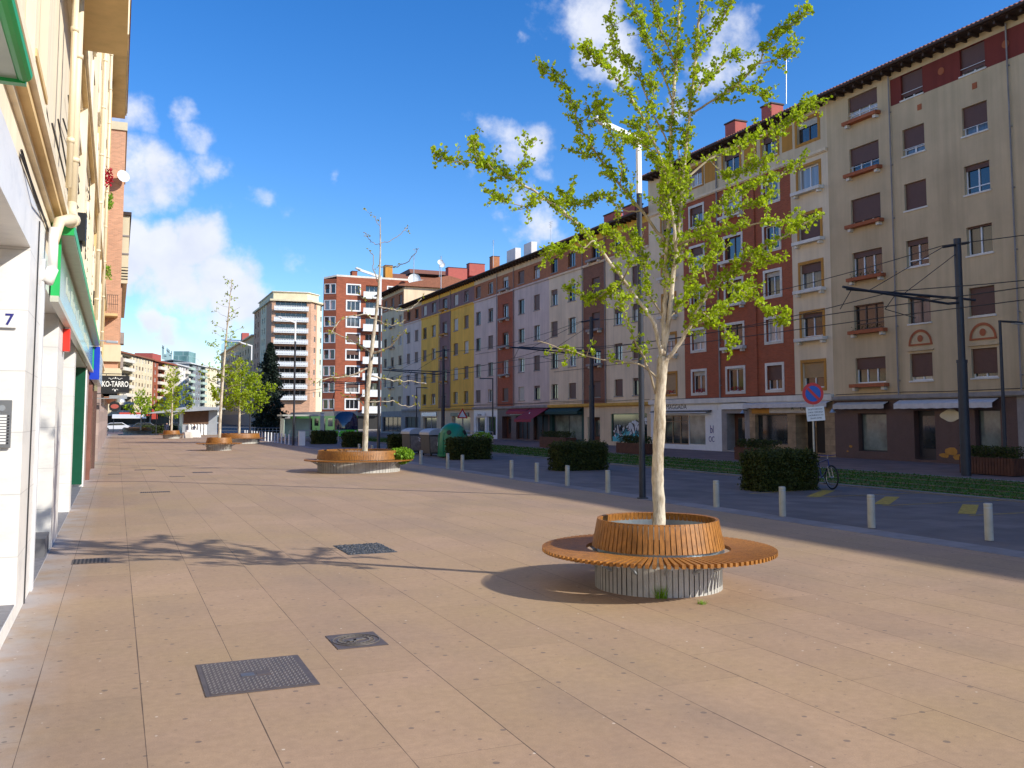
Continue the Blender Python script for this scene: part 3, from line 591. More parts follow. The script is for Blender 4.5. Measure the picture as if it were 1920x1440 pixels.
C1 = row_building('cream apartment block with a dark brick middle strip and a green grocer front below', 54.7, 70.9, [(54.7, 60.95, 'cream'), (60.95, 64.6, 'brick_dark'), (64.6, 70.9, 'cream')],
    [(56.5, 1.15, ''), (59.1, 1.2, ''), (62.5, 1.3, 'b'), (66.6, 1.3, ''), (69.9, 1.25, '')], 11, [(35.0, 35.7, on_x(1190, 400, 35).y, on_x(1168, 400, 35).y, 17.0, on_x(1178, 387, 35).z), (35.0, 35.7, on_x(1153, 400, 35).y, on_x(1132, 400, 35).y, 17.0, on_x(1142, 402, 35).z)], yeave=lambda u: 'yellow' if u > 50 else 'cream', corn='yellow_trim',
    gholes=[(55.2, 60.3, .3, 2.35, .2), (62.0, 64.0, .1, 2.1, .6), (65.0, 70.4, .3, 2.3, .3)], gm=lambda u: 'cream_two' if u < 64.6 else 'awning_green')
shopfront(RF, C1, 55.2, 60.3, .3, 2.35, 'shop_glass', 'green_panel', n=1, dep=.1); door(RF, C1, 62.0, 64.0, .1, 2.1, 'rust_wood'); shopfront(RF, C1, 65.0, 70.4, .3, 2.3, 'shop_glass_pale', 'window_dark', n=2, dep=.25)
awning(RF, C1, 64.8, 70.8, 2.85, .5, .3, 'awning_green', 'dark green awning')
C2 = row_building('greyish lilac apartment block with an orange brick middle strip and crimson awnings', 70.9, 89.0, [(70.9, 78.5, 'lilac'), (78.5, 82.6, 'brick_red'), (82.6, 89.0, 'lilac')],
    [(73.45, 1.25, ''), (76.85, 1.35, ''), (80.6, 1.4, 'b'), (84.4, 1.3, ''), (87.8, 1.35, '')], 12, [(35.0, 35.6, on_x(996, 460, 35).y, on_x(982, 460, 35).y, 17.0, on_x(988, 456, 35).z, 'far_white', False), (35.0, 35.6, on_x(966, 470, 35).y, on_x(950, 470, 35).y, 17.0, on_x(957, 468, 35).z, 'far_white', False)],
    gholes=[(71.2, 74.2, .1, 2.3, .3), (75.0, 78.0, .1, 2.2, .4), (79.2, 81.4, .1, 2.2, .6), (83.0, 85.4, .3, 2.2, .2), (85.9, 88.4, .3, 2.1, .2)], gm=lambda u: 'granite_brown' if u < 82.6 else 'white_paint')
shopfront(RF, C2, 71.2, 74.2, .1, 2.3, 'shop_dark', 'rust_wood', n=2); shopfront(RF, C2, 75.0, 78.0, .1, 2.2, 'shop_dark', 'rust_wood', n=3); door(RF, C2, 79.2, 81.4, .1, 2.2); shopfront(RF, C2, 83.0, 85.4, .3, 2.2, 'shop_glass', 'white_paint'); shopfront(RF, C2, 85.9, 88.4, .3, 2.1, 'shop_glass', 'white_paint')
awning(RF, C2, 71.0, 74.6, 2.9, 1.7, 1.0, 'crimson', 'crimson awning let down'); awning(RF, C2, 74.9, 79.3, 2.9, .5, .3, 'crimson', 'crimson awning rolled up')
C3 = row_building('yellow apartment block with a purple brown middle strip', 89.0, 107.1, [(89.0, 96.3, 'yellow'), (96.3, 100.1, 'purple'), (100.1, 107.1, 'yellow')],
    [(91.3, 1.3, ''), (94.6, 1.4, ''), (98.4, 1.5, 'b'), (102.3, 1.5, ''), (105.7, 1.4, '')], 13, [], yeave=lambda u: 'yellow', corn='yellow_trim', top='purple', gholes=[(90.0, 95.8, .2, 2.2, .2), (101, 106, .2, 2.1, .2)], gm='cream_two')
shopfront(RF, C3, 90.0, 95.8, .2, 2.2, 'shop_glass_pale', 'awning_cream', n=2); shopfront(RF, C3, 101, 106, .2, 2.1, 'shop_glass', 'awning_cream', n=2)
C4 = row_building('narrow grey lilac block squeezed between the yellow block and the taller corner block', 107.1, 114.7, [(107.1, 114.7, 'lilac')], [(109.0, 1.4, ''), (112.4, 1.4, '')], 14, [], gholes=[(108, 113.6, .2, 2.2, .3)], gm='stone_grey')
shopfront(RF, C4, 108, 113.6, .2, 2.2, 'shop_dark', n=3)
def sign_on(F, u0, u1, z0, z1, m, txt, tm, label, size, d=.12):
    s = thing('shop_sign', label, 'sign', F.p((u0+u1)/2, z0, .05)); mb = MB(); F.box(mb, u0, u1, z0, z1, .06, d, m); mb.build('board', s)
    if txt: text(txt, F.p((u0+u1)/2, (z0+z1)/2, d+.006), (0, -1, 0), (-1, 0, 0), size, tm, s)
    return s
sign_on(RF, 74.6, 78.8, 2.32, 2.6, 'zinc', 'BAR', 'text_dark', 'grey sign board between the crimson awning and the bar windows', .3, .3)
t = thing('shop_sign', 'white capital A emblem on the let down crimson awning', 'sign', RF.p(72.8, 2.3, 1)); text('A', RF.p(73.2, 2.22, .98), (0, -1, 0), (-1, 0, .6), 1.0, 'text_white', t, sx=.8)
sign_on(RF, 64.9, 70.5, 2.3, 2.6, 'awning_green', 'HERRI  La Tienda  BIDEA', 'text_white', 'white lettering on the dark green grocer fascia', .3, .35)
sign_on(RF, 90.3, 95.9, 2.25, 2.62, 'window_dark', 'Tienda', 'text_white', 'dark shop fascia with white letters on the yellow block, behind the warning sign', .3)
sign_on(RF, 100.9, 106.4, 2.25, 2.7, 'blue_face', None, '', 'faded blue shop fascia on the far half of the yellow block', .3)
sign_on(RF, 85.6, 88.6, 2.22, 2.52, 'white_paint', 'Thai Relax', 'text_dark', 'white shop fascia with small dark letters below the lilac block', .28)
t = thing('graffiti', 'white and turquoise graffiti across the dark green shop window of the cream block', 'graffiti', RF.p(57.5, .5, .03)); r = random.Random(8); mb = MB()
for m, n, zz in (('graffiti_cyan', 60, .75), ('graffiti_white', 50, 1.25)):
    if m not in MATS: mat(m, (.08, .45, .52) if 'cyan' in m else (.6, .62, .62), .6, .2, 6)
    for i in range(n):
        u = r.uniform(55.4, 60.0); z = max(.4, r.gauss(zz-.1*(u-57), .25)); s = r.uniform(.12, .36); k = 7; a0 = r.random()
        mb.prism([RF.p(u+s*(.6+.6*r.random())*cos(a0+2*pi*i_/k), z+s*.7*(.5+.6*r.random())*sin(a0+2*pi*i_/k), -.07+.0006*i) for i_ in range(k)], RF.N*.0005, m)
mb.build('paint', t)
for i in range(9):
    mb = MB(); u = 59.6-.45*i; mb.tube(smooth_path([RF.p(u+r.uniform(-.25, .25), 1.1+r.uniform(-.4, .45), -.03) for _ in range(6)], 4), .022, 'text_dark', 5); mb.build('outline', t)
# ---- tall block at the end of the row
D = thing('apartment_building', 'taller cream corner block with brick top floor rising at the far end of the row', 'building', (34, 120, 0))
dFL = cFL+[(17.0, 18.3)]
wall(RF, 114.7, 125.4, 0, 19.2, [(u-.7, u+.7, z0, z1, .24) for u in (116.2, 119.9, 123.4) for z0, z1 in dFL]+[(115.5, 124.5, .2, 2.2, .3)], lambda u, z: 'stone_grey' if z < 2.95 else ('brick_band' if 16.7 < z < 18.6 else 'cream_two'), D, zbrk=(2.95, 16.7, 18.6))
shell(D, RF, 114.7, 125.4, 19.2, 'cream'); tiled_roof(D, RF, 114.2, 126.0, 19.2, over=.9, tiles=False, rafters=1.0, rise=1.6); rr = random.Random(4)
shopfront(RF, D, 115.5, 124.5, .2, 2.2, 'shop_glass', n=4)
for u in (116.2, 119.9, 123.4):
    for i, (z0, z1) in enumerate(dFL):
        window(RF, D, u-.7, u+.7, z0, z1, rr.choice(['window_white', 'window_brown']), rr.choice([0, .3, .9]), 2)
        if u > 116.5 and u < 121 and i: planter_ledge(RF, D, u-1.1, u+1.1, z0-.12, 'stone_grey', d=.4)
# ---- brick tower
E = thing('apartment_building', 'tall orange brick tower with white framed windows behind the tram stop', 'building', (36, 152, 0))
eF = Fr((32.9, 150, 0), (1, 0, 0), (0, -1, 0)); ez = [(24.2-2.73*i-1.5, 24.2-2.73*i) for i in range(8)]
def Eu(x): return on_y(x, 700, 150).x-32.9
c1 = (Eu(649), Eu(672.5)); c2 = (Eu(684), Eu(711)); c3 = (Eu(726), Eu(742)); eh = [(a, b, z0, z1, .25) for a, b in (c1, c3) for z0, z1 in ez]+[(c2[0], c2[1], z0-.5, z1+.1, .9) for z0, z1 in ez]
wall(eF, 0, 26, 0, 25.5, eh+[(1, 12, .2, 2.4, .3)], lambda u, z: 'stone_grey' if z < 3 else 'brick_tower', E, zbrk=(3,)); shopfront(eF, E, 1, 12, .2, 2.4, 'shop_dark', n=5)
L_ = sqrt(1.9**2+1.2**2); eS = Fr((32.9, 150, 0), (-1.9, 1.2, 0), (-1.2, -1.9, 0)); sz = [(z0, z1) for z0, z1 in ez]
sh_ = [(a, a+.78, z0, z1, .25) for a in (.2, 1.22) for z0, z1 in sz]
wall(eS, 0, L_, 0, 25.1, sh_, lambda u, z: 'stone_grey' if z < 3 else 'brick_tower', E, zbrk=(3,))
mb = MB(); quad(mb, (31.0, 151.2, 0), (36, 175, 0), (36, 175, 25.1), (31.0, 151.2, 25.1), 'brick_tower'); mb.prism([(32.9, 150, 25.5), (58.9, 150, 25.5), (58.9, 175, 25.5), (36, 175, 25.1), (31.0, 151.2, 25.1)], (0, 0, .3), 'white_trim'); quad(mb, (58.9, 150, 0), (58.9, 175, 0), (58.9, 175, 25.5), (58.9, 150, 25.5), 'brick_tower'); mb.build('wall', E)
for a, b in (c1, c3):
    for z0, z1 in ez: window(eF, E, a, b, z0, z1, 'window_white', rr.choice([0, 0, .5, .9]), 3, sill=False, surr='white_paint', sw=.2)
for u0, u1, z0, z1, _ in sh_: window(eS, E, u0, u1, z0, z1, 'window_white', rr.choice([0, 0, .5]), 1, sill=False, surr='white_paint', sw=.1)
for z0, z1 in ez:
    a, b = c2; mb = MB(); eF.box(mb, a-.6, b+.3, z0-.75, z0-.5, .003, .9, 'white_paint'); eF.box(mb, a-.6, b+.3, z0-.5, z0+.35, .84, .88, 'balustrade'); eF.box(mb, a-.6, b+.3, z0+.35, z0+.42, .8, .9, 'white_paint'); mb.build('balcony', E)
    shopfront(eF, E, a, b, z0-.5, z1+.1, 'shop_glass', 'white_paint', n=3, dep=.8, name='window')
roofE = MB(); 
for x0, x1, y0, z0, z1, m in ((34, 62, 152, 25.8, 26.6, 'roof_tile'), (44, 66, 156, 26.6, 28.2, 'roof_tile'), (48, 60, 158, 28.2, 29.6, 'roof_tile')):
    roofE.add([(x0, y0, z0), (x1, y0, z0), (x1, y0+14, z0), (x0, y0+14, z0), (x0+1, y0+4, z1), (x1-1, y0+4, z1), (x1-1, y0+10, z1), (x0+1, y0+10, z1)], [(0, 1, 5, 4), (1, 2, 6, 5), (2, 3, 7, 6), (3, 0, 4, 7), (4, 5, 6, 7)], m)
roofE.build('roof', E)
for x, z, w, h, m in ((36.2, 26.0, .9, 1.0, 'brick_tower'), (42.0, 26.2, 1.3, 2.2, 'ochre'), (53.5, 26.2, 3.6, 2.6, 'chimney_red'), (57.5, 27.6, 3.0, 2.2, 'chimney_red'), (62.0, 28.0, 1.4, 3.4, 'brick_band')): chimney(E, x, x+w, 153, 154.5, z, z+h, m)
for px, py in ((777, 525), (829, 497), (826, 492)):
    p = on_y(px, py, 148.5 if px < 800 else 152); dd = MB(); dd.lathe([(0, 0), (.5, .06), (.8, .18), (.86, .25)], 'white_paint', (0, 0, 0), 20); R_ = Vector((-.3, -1, .3)).to_track_quat('Z', 'Y').to_matrix()
    sc_ = 1.25 if px < 800 else .6
    dd.v = [tuple(p+R_@(Vector(v)*sc_)) for v in dd.v]; dd.tube([p, p+Vector((0, .6, -.2)), (p.x, p.y+.6, p.z-3 if px > 800 else 24.5)], .05, 'steel', 6); dd.build('satellite_dish', E)
# ---- tan tower with balconies
Ft = thing('apartment_building', 'tan brick tower with white balcony railings on its chamfered corner, behind the dark conifer', 'building', (36, 225, 0))
P1, P2, P3, P0 = Vector((34, 227, 0)), Vector((43.4, 226.2, 0)), Vector((47.0, 231, 0)), Vector((34, 258, 0)); zt = 30.6
fF = Fr(P1, P2-P1, ((P2-P1).y, -(P2-P1).x, 0)); Lf = (P2-P1).length
fz = [30.6-2.2-2.72*i for i in range(9)]
wall(fF, 0, Lf, 0, zt, [(.9, Lf-1.0, z, z+2.2, 1.4) for z in fz], lambda u, z: 'brick_tan' if z > 3 else 'stone_grey', Ft, zbrk=(3,), revm='brick_tan')
for z in fz:
    shopfront(fF, Ft, .9, Lf-1.0, z, z+2.2, 'shop_glass', 'white_paint', n=6, dep=1.2, name='window'); mb = MB(); fF.box(mb, .5, Lf-.7, z-.2, z+.02, -.1, 1.2, 'white_paint'); fF.box(mb, .55, Lf-.75, z+.95, z+1.02, 1.1, 1.16, 'white_paint')
    fF.box(mb, .55, Lf-.75, z+.12, z+.8, 1.12, 1.14, 'balustrade')
    k = 14
    for i in range(k+1): u = .55+(Lf-1.3)*i/k; fF.box(mb, u-.04, u+.04, z+.02, z+.95, 1.11, 1.15, 'white_paint')
    mb.build('balcony', Ft)
fR = Fr(P2, P3-P2, ((P3-P2).y, -(P3-P2).x, 0)); LR = (P3-P2).length; rh = [(u, u+.9, z+.6, z+1.9, .2) for u in (1.8, 5.2) for z in fz]
wall(fR, 0, LR, 0, zt, rh, lambda u, z: 'stone_grey' if z < 3 else ('brick_tan' if u < 3.4 else 'far_cream'), Ft, brk=(3.4,), zbrk=(3,))
for h in rh: window(fR, Ft, *h[:4], 'window_white', 0, 1, sill=False)
fL = Fr(P1, P0-P1, (-1, 0, 0)); lh = [(u, u+1.1, z+.5, z+1.9, .2) for u in (11, 14.5) for z in fz]+[(u, u+1.4, z+.5, z+1.9, .2) for u in (22, 27) for z in fz]
wall(fL, 0, 31, 0, zt, lh, lambda u, z: 'stone_grey' if z < 3 else ('far_cream' if 8.5 < u < 18.5 else 'brick_tan'), Ft, brk=(8.5, 18.5), zbrk=(3,))
for h in lh: window(fL, Ft, *h[:4], 'window_brown', 0, 1, sill=False)
mb = MB(); mb.prism([P1+Vector((-.5, -.5, zt)), P2+Vector((.2, -.6, zt)), P3+Vector((.8, 0, zt)), Vector((47.5, 258, zt)), Vector((33.5, 258, zt))], (0, 0, .45), 'far_cream'); mb.prism([(34.8, 230, zt+.45), (42.9, 229, zt+.45), (46.5, 233, zt+.45), (46, 256, zt+.45), (35, 256, zt+.45)], (0, 0, 2.2), 'far_cream')
mb.prism([(34.5, 229.6, zt+2.65), (43.2, 228.6, zt+2.65), (46.9, 233, zt+2.65), (46, 256, zt+2.65), (34.6, 256, zt+2.65)], (0, 0, .15), 'white_trim'); mb.build('penthouse', Ft)
G_ = thing('apartment_building', 'long tan block with brown windows receding left of the tan tower', 'building', (34, 300, 0))
gh = [(u, u+1.7, 4.2+2.7*i, 5.7+2.7*i, .25) for u in range(262, 342, 6) for i in range(7)]
wall(RF, 258, 344, 0, 24.9, gh, lambda u, z: 'far_tan' if z > 3.2 else 'stone_grey', G_, zbrk=(3.2,)); shell(G_, RF, 258, 344, 24.9, 'far_tan'); ledge(RF, G_, 258, 344, 24.6, 24.95, .7, 'far_cream')
for h in gh:
    o = window(RF, G_, *h[:4], 'window_brown', random.choice([0, .6]), 1, sill=False)
for y in (290, 318): mb = MB(); RF.box(mb, y, y+3, 21.2, 22.0, .003, 1.1, 'white_trim'); mb.build('balcony', G_)
Gg = thing('office_tower', 'blue green glass tower showing above the long tan block', 'building', (50, 420, 0)); a, b = on_y(424, 640, 420), on_y(474, 640, 420); mb = MB(); mb.box(a.x, b.x+4, 420, 440, 0, on_y(440, 640, 420).z, 'green_glass'); mb.build('wall', Gg)
mb = MB(); p = on_y(440, 632, 420); mb.prism([(a.x, 419.6, p.z-2.2), (b.x+4, 419.6, p.z-2.2), (b.x+4, 440, p.z), (a.x, 440, p.z)], (0, 0, .5), 'zinc'); mb.box(a.x+7, a.x+10, 422, 426, p.z-1, p.z+2.2, 'chimney_red'); mb.build('roof', Gg)
# ---- far end of the avenue
def far_block(label, A_, B_, zt, segs, nfl, roof, extra=None):
    """A_ -> B_ front line; segs: (t0, t1, wall material, kind)"""
    A_, B_ = Vector(A_), Vector(B_); F = Fr(A_, B_-A_, ((B_-A_).y, -(B_-A_).x, 0)); L = (B_-A_).length; b = thing('apartment_building', label, 'building', A_)
    fh = (zt-3.2)/nfl; hs_ = []; 
    for t0, t1, m, kind in segs:
        u0, u1 = t0*L, t1*L
        for i in range(nfl):
            z = 3.2+fh*i
            if kind == 'b': hs_.append((u0+.5, u1-.5, z+.3, z+fh-.35, 1.2, 'b'))
            else:
                n = max(1, int((u1-u0)/3.2)); 
                for k in range(n):
                    uc = u0+(u1-u0)*(k+.5)/n; hs_.append((uc-.75, uc+.75, z+.75, z+fh-.35, .25, 'w'))
    def m_(u, z):
        for t0, t1, m, k in segs:
            if t0*L <= u <= t1*L: return m
        return segs[-1][2]
    wall(F, 0, L, 0, zt, [h[:5] for h in hs_]+[(.5, L-.5, .2, 2.7, .6)], m_, b, brk=[s[0]*L for s in segs]); shell(b, F, 0, L, zt, segs[0][2], deep=14); shopfront(F, b, .5, L-.5, .2, 2.7, 'shop_dark', n=5, dep=.5)
    for h in hs_:
        if h[5] == 'w': window(F, b, *h[:4], 'window_white', random.choice([0, 0, .7]), 2, sill=False, fw=.1)
        else:
            shopfront(F, b, *h[:4], 'shop_glass', 'window_white', n=3, dep=1.0, name='window'); mb = MB(); F.box(mb, h[0]-.5, h[1]+.5, h[2]-.2, h[2]+.75, .003, .9, 'white_trim' if 'grey' not in m_(h[0], 5) else 'frost'); mb.build('balcony', b)
    mb = MB(); F.box(mb, -.4, L+.4, zt, zt+.3, -14, .7, roof if roof != 'zinc' else 'far_white'); mb.prism([F.p(0, zt+.3, .5), F.p(L, zt+.3, .5), F.p(L, zt+1.3, -6), F.p(0, zt+1.3, -6)], (0, 0, .2), roof); mb.prism([F.p(0, zt+.3, -13), F.p(L, zt+.3, -13), F.p(L, zt+1.3, -6), F.p(0, zt+1.3, -6)], (0, 0, .2), roof)
    rf = mb.build('roof', b)
    if extra: extra(b, F, L, zt)
    return b
def masts(b, F, L, zt):
    mb = MB(); r = random.Random(2)
    for i in range(9): p = F.p(L*(.1+.08*i), zt+2, -5); h = r.uniform(2, 5); mb.tube([p, p+Vector((0, 0, h))], .12, 'pole_dark', 5); F.box(mb, L*(.1+.08*i)-.5, L*(.1+.08*i)+.5, zt+1+h, zt+1.3+h, -5.1, -4.9, 'pole_dark')
    mb.build('antenna_mast', b)
def boxtop(m, t0, t1, h):
    def f(b, F, L, zt): mb = MB(); F.box(mb, L*t0, L*t1, zt+.3, zt+h, -6, -.5, m); mb.build('roof_house', b)
    return f
far_block('cream block with red tiled roof and corner balconies, leftmost of the far buildings', (-3, 266, 0), (10.2, 312, 0), 20.3, [(0, .3, 'far_cream', 'w'), (.3, .52, 'far_cream', 'b'), (.52, 1, 'far_cream', 'w')], 7, 'roof_tile')
far_block('far red brick and cream block with a red roof house, left of the white block', (10.4, 313, 0), (18.2, 338, 0), 20.2, [(0, .2, 'brick_tower', 'w'), (.2, .5, 'brick_tower', 'b'), (.5, 1, 'far_cream', 'w')], 7, 'brick_tower', boxtop('chimney_red', .02, .4, 2.6))
far_block('white block with dark balconies and rooftop masts, far away', (18.4, 339, 0), (24.0, 358, 0), 20.6, [(0, .35, 'far_white', 'b'), (.35, .75, 'far_white', 'w'), (.75, 1, 'far_white', 'b')], 7, 'zinc', masts)
far_block('dark grey block with pale blue balconies, far away', (24.2, 359, 0), (32.2, 384, 0), 22.3, [(0, .25, 'far_grey', 'b'), (.25, .7, 'far_grey', 'w'), (.7, 1, 'far_grey', 'b')], 8, 'zinc', boxtop('green_glass', .05, .45, 4.6))
far_block('cream and white block, rightmost of the far buildings', (32.4, 385, 0), (44, 420, 0), 22.5, [(0, .5, 'far_cream', 'w'), (.5, .7, 'far_white', 'b'), (.7, 1, 'far_white', 'w')], 8, 'zinc')

for z, u0, u1, s_ in ((3.33, 54.8, 106.5, .05), (3.42, 60, 99, .07), (3.3, 37.2, 54.4, .04), (3.24, 18.5, 36.8, .04), (14.0, 55, 89, .03), (8.6, 71.2, 88.6, .06), (6.0, 55.2, 70, .08)):
    q = MB(); k = int((u1-u0)/2.2); rr_ = random.Random(int(u0+z*10)); q.tube([RF.p(u0+(u1-u0)*i/k, z-rr_.uniform(0, s_), .03) for i in range(k+1)], .014, 'wire', 4); q.build('cable', A if u1 < 37 else (B if u1 < 54.6 else C1))
# ================================================================== left side of the avenue
WX = -.86
LF = Fr((WX, 0, 0), (0, 1, 0), (1, 0, 0))
Lb = thing('apartment_building', 'sunlit cream apartment block with white marble ground floor, along the left edge', 'building', (WX, 20, 0))
lw = []; r = random.Random(9); rows = [(5.35, 7.2), (8.95, 10.8), (11.75, 13.5), (14.5, 16.2), (17.2, 18.8)]
us = [3.0, 6.2, 9.2, 18.4, 21.6, 24.8, 28.0, 31.2, 34.4, 37.6, 40.8, 44.0, 47.2, 50.4, 53.6]
for u in us:
    for z0, z1 in rows: lw.append((u, u+1.3, z0, z1, .2))
gl = [(5.0, 10.5, .15, 3.75, 1.6), (12.4, 15.8, 0, 3.62, 1.3), (17.6, 21.9, 0, 3.72, 1.0), (22.6, 29.9, 0, 3.5, .7), (33.5, 36.5, .1, 3.2, .5), (43.5, 47.5, .1, 3.2, .5), (50.5, 54.5, .1, 3.2, .5)]
def mL(u, z):
    if z < 4.05 or (u < 12.4 and z < 4.3):
        return 'marble' if u < 30 else ('pinkish_tile' if u < 33 else ('brown_clad' if u < 40.5 else ('olive_clad' if u < 48 else 'pinkish_tile')))
    return 'left_cream'
wall(LF, -12, 58, 0, 20, lw+gl, mL, Lb, brk=(12.4, 30, 33, 40.5, 48), zbrk=(4.05, 4.3))
shell(Lb, LF, -12, 58, 20, 'left_cream')
for h in lw:
    window(LF, Lb, *h[:4], 'window_white' if r.random() < .5 else 'window_brown', r.choice([0, .3, .6, .95]), 2, surr='left_cream', sw=.14, st=.085, dep=.05, shm=r.choice(['shutter_brown', 'shutter_tan', 'shutter_cream']), sillm='ledge_cream')
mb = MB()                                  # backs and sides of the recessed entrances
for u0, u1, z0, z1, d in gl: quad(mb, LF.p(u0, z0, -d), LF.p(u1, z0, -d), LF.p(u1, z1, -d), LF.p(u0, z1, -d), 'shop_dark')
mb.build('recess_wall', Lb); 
for u0, u1, z0, z1, d in gl[1:]: mb = MB(); LF.box(mb, u0+.002, u1-.002, z0-.02, z0+.012, -d, -.004, 'granite_grey'); mb.build('recess_floor', Lb)
for z, d in ((4.62, .13), (8.22, .16)):
    mb = MB()
    LF.box(mb, -12, 58, z, z+.1, .002, d, 'ledge_cream'); LF.box(mb, -12, 58, z+.1, z+.2, .002, d+.05, 'left_cream'); LF.box(mb, -12, 58, z-.07, z, .002, d*.4, 'left_cream'); mb.build('cornice', Lb)
mb = MB(); LF.box(mb, -12, 16.9, 8.42, 19.6, .17, .83, 'left_cream'); LF.box(mb, -12, 16.9, 8.28, 8.42, .003, .84, 'ledge_cream'); LF.box(mb, 16.2, 16.93, 8.4, 19.6, .6, .86, 'left_cream'); mb.build('projecting_bay', Lb)
mb = MB(); mb.box(-.62, -.14, 9.6, 13.9, 8.2, 8.27, 'zinc'); mb.box(-.56, -.2, 9.8, 13.7, 8.18, 8.2, 'frost'); mb.build('soffit_panel', Lb)
mb = MB(); LF.box(mb, 17, 58.4, 19.85, 20.05, .002, .8, 'ledge_cream'); LF.box(mb, 17, 58.4, 20.05, 20.2, .002, .88, 'white_trim'); LF.box(mb, 17, 58.4, 20.2, 20.32, .002, .92, 'roof_tile'); mb.build('eaves', Lb)
mb = MB()                                  # vertical strips and pilasters that break the facade
for u, w, m in ((19.9, .35, 'left_cream'), (26.3, .5, 'left_cream'), (33.2, .3, 'ledge_cream'), (39.0, .5, 'left_cream'), (45.6, .35, 'left_cream'), (52.0, .5, 'ledge_cream')): LF.box(mb, u, u+w, 4.9, 19.8, .003, .15, m)
mb.build('pilaster', Lb)
def big_pipe(pts, rad, m): q = MB(); q.tube(pts, rad, m, 12); return q
for u, rr_, top in ((14.1, .06, 8.2), (13.1, .04, 8.2), (30.6, .06, 19.8), (42.2, .06, 19.8)):
    q = MB(); q.tube([LF.p(u, 5.0, .2), LF.p(u, top, .2)], rr_, 'pipe_cream', 12)
    z = 5.6
    while z < top: q.tube([LF.p(u, z, .2), LF.p(u, z+.06, .2)], rr_*1.25, 'pipe_cream', 12); z += 1.5
    if u == 14.1:
        q.tube([LF.p(u, 5.02, .2), LF.p(u-.06, 4.86, .2), LF.p(u-.5, 4.66, .26), LF.p(u-1.3, 4.52, .24), LF.p(u-1.75, 4.4, .15), LF.p(u-1.85, 4.1, .1)], [.06, .07, .075, .075, .065, .055], 'pipe_cream', 12)
        for k in range(5): q.tube([LF.p(u-.3-.16*k, 4.72-.035*k, .24), LF.p(u-.36-.16*k, 4.70-.035*k, .24)], .09, 'pipe_cream', 12)
        q.tube([LF.p(u-1.85, 4.3, .1), LF.p(u-1.85, 3.75, .1)], .055, 'pipe_white', 12); q.tube([LF.p(u-1.85, 3.8, .1), LF.p(u-1.9, 3.62, .05)], .07, 'pipe_white', 12)
    q.build('downpipe', Lb, smooth=True)
q = MB(); LF.box(q, 11.38, 11.44, 0, 4.2, .002, .012, 'window_dark'); LF.box(q, 12.16, 12.36, 0, 3.9, .002, .025, 'balustrade'); q.build('joint_and_light_strip', Lb)  # dark joint; the pale bluish strip beside it is light painted onto the pillar
q = MB(); q.box(-2.4, WX-.01, 5.0, 10.47, 0, .16, 'granite_grey'); q.build('threshold', Lb); q = MB(); q.box(-2.1, WX-.02, 14.9, 15.77, 0, .28, 'slate'); q.build('step', Lb)
q = MB(); q.box(-1.12, -.98, 10.35, 10.44, 3.78, 4.2, 'ochre'); q.build('wooden_board', Lb)
p0, p1 = on_y(0, 585, 10.48), on_y(33, 615, 10.48); s = thing('number_plate', 'white plate with the dark blue house number 7', 'number plate', p0); mb = MB(); mb.box(p0.x-.02, p1.x, 10.465, 10.48, p1.z, p0.z, 'plate_white'); mb.build('plate', s)
text('7', ((p0.x+p1.x)/2+.005, 10.462, (p0.z+p1.z)/2), (1, 0, 0), (0, -1, 0), .16, 'navy_text', s, name='number', ext=.001, bold=.003)
p0, p1 = on_y(-8, 750, 10.48), on_y(20, 840, 10.48); s = thing('intercom_panel', 'steel intercom panel with a column of bell buttons on the marble jamb', 'intercom', p1); mb = MB(); mb.box(p0.x, p1.x, 10.46, 10.48, p1.z, p0.z, 'steel'); mb.build('plate', s, bevel=.003)
mb = MB(); mb.prism([(p1.x-.09+.03*cos(k*pi/8), 10.455, p0.z-.08+.03*sin(k*pi/8)) for k in range(16)], (0, .005, 0), 'zinc'); mb.build('speaker', s)
for k in range(10): mb = MB(); z = p1.z+.04+k*.03; mb.box(p1.x-.11, p1.x-.045, 10.455, 10.46, z, z+.02, 'plate_white'); mb.box(p1.x-.035, p1.x-.02, 10.452, 10.46, z+.003, z+.017, 'window_dark'); mb.build('bell_button', s)
for z in (1.05, 2.65): q = MB(); q.box(-1.16, -1.08, 15.76, 15.785, z, z+.13, 'zinc'); q.box(-1.145, -1.1, 15.75, 15.76, z+.02, z+.09, 'granite_grey'); q.build('wall_socket', Lb)
s = thing('shop_sign', 'long teal shop fascia with bright green end cap above the marble pillars', 'sign', LF.p(13.4, 3.6)); mb = MB(); LF.box(mb, 13.46, 33.4, 3.64, 4.34, .03, .1, 'teal_glass'); mb.build('fascia', s)
mb = MB(); LF.box(mb, 13.36, 13.45, 3.6, 4.38, .02, .125, 'green_metal'); mb.build('end_cap', s); mb = MB(); LF.box(mb, 33.4, 33.5, 3.6, 4.38, .02, .125, 'green_metal'); mb.build('end_cap', s)
mb = MB(); LF.box(mb, 13.3, 33.6, 4.42, 4.44, .02, .27, 'soffit_alu'); LF.box(mb, 13.3, 33.6, 4.44, 4.56, .24, .28, 'green_metal'); LF.box(mb, 13.22, 13.3, 4.4, 4.58, .02, .28, 'green_metal'); LF.box(mb, 13.3, 33.6, 4.56, 4.58, .02, .28, 'green_metal'); LF.box(mb, 13.3, 33.6, 3.52, 3.6, .02, .12, 'soffit_alu'); mb.build('canopy', s)
r = random.Random(6); mb = MB(); u = 15.5
while u < 28: LF.box(mb, u, u+.1, 3.9, 3.98+r.choice([.06, .1, .18]), .1, .105, 'soffit_alu'); u += r.choice([.3, .42, .7])
mb.build('lettering', s)
s = thing('shop_sign', 'green rimmed pale awning box at the top left corner of the photo', 'sign', LF.p(4, 4.4)); a = on_x(48, 150, -.52)
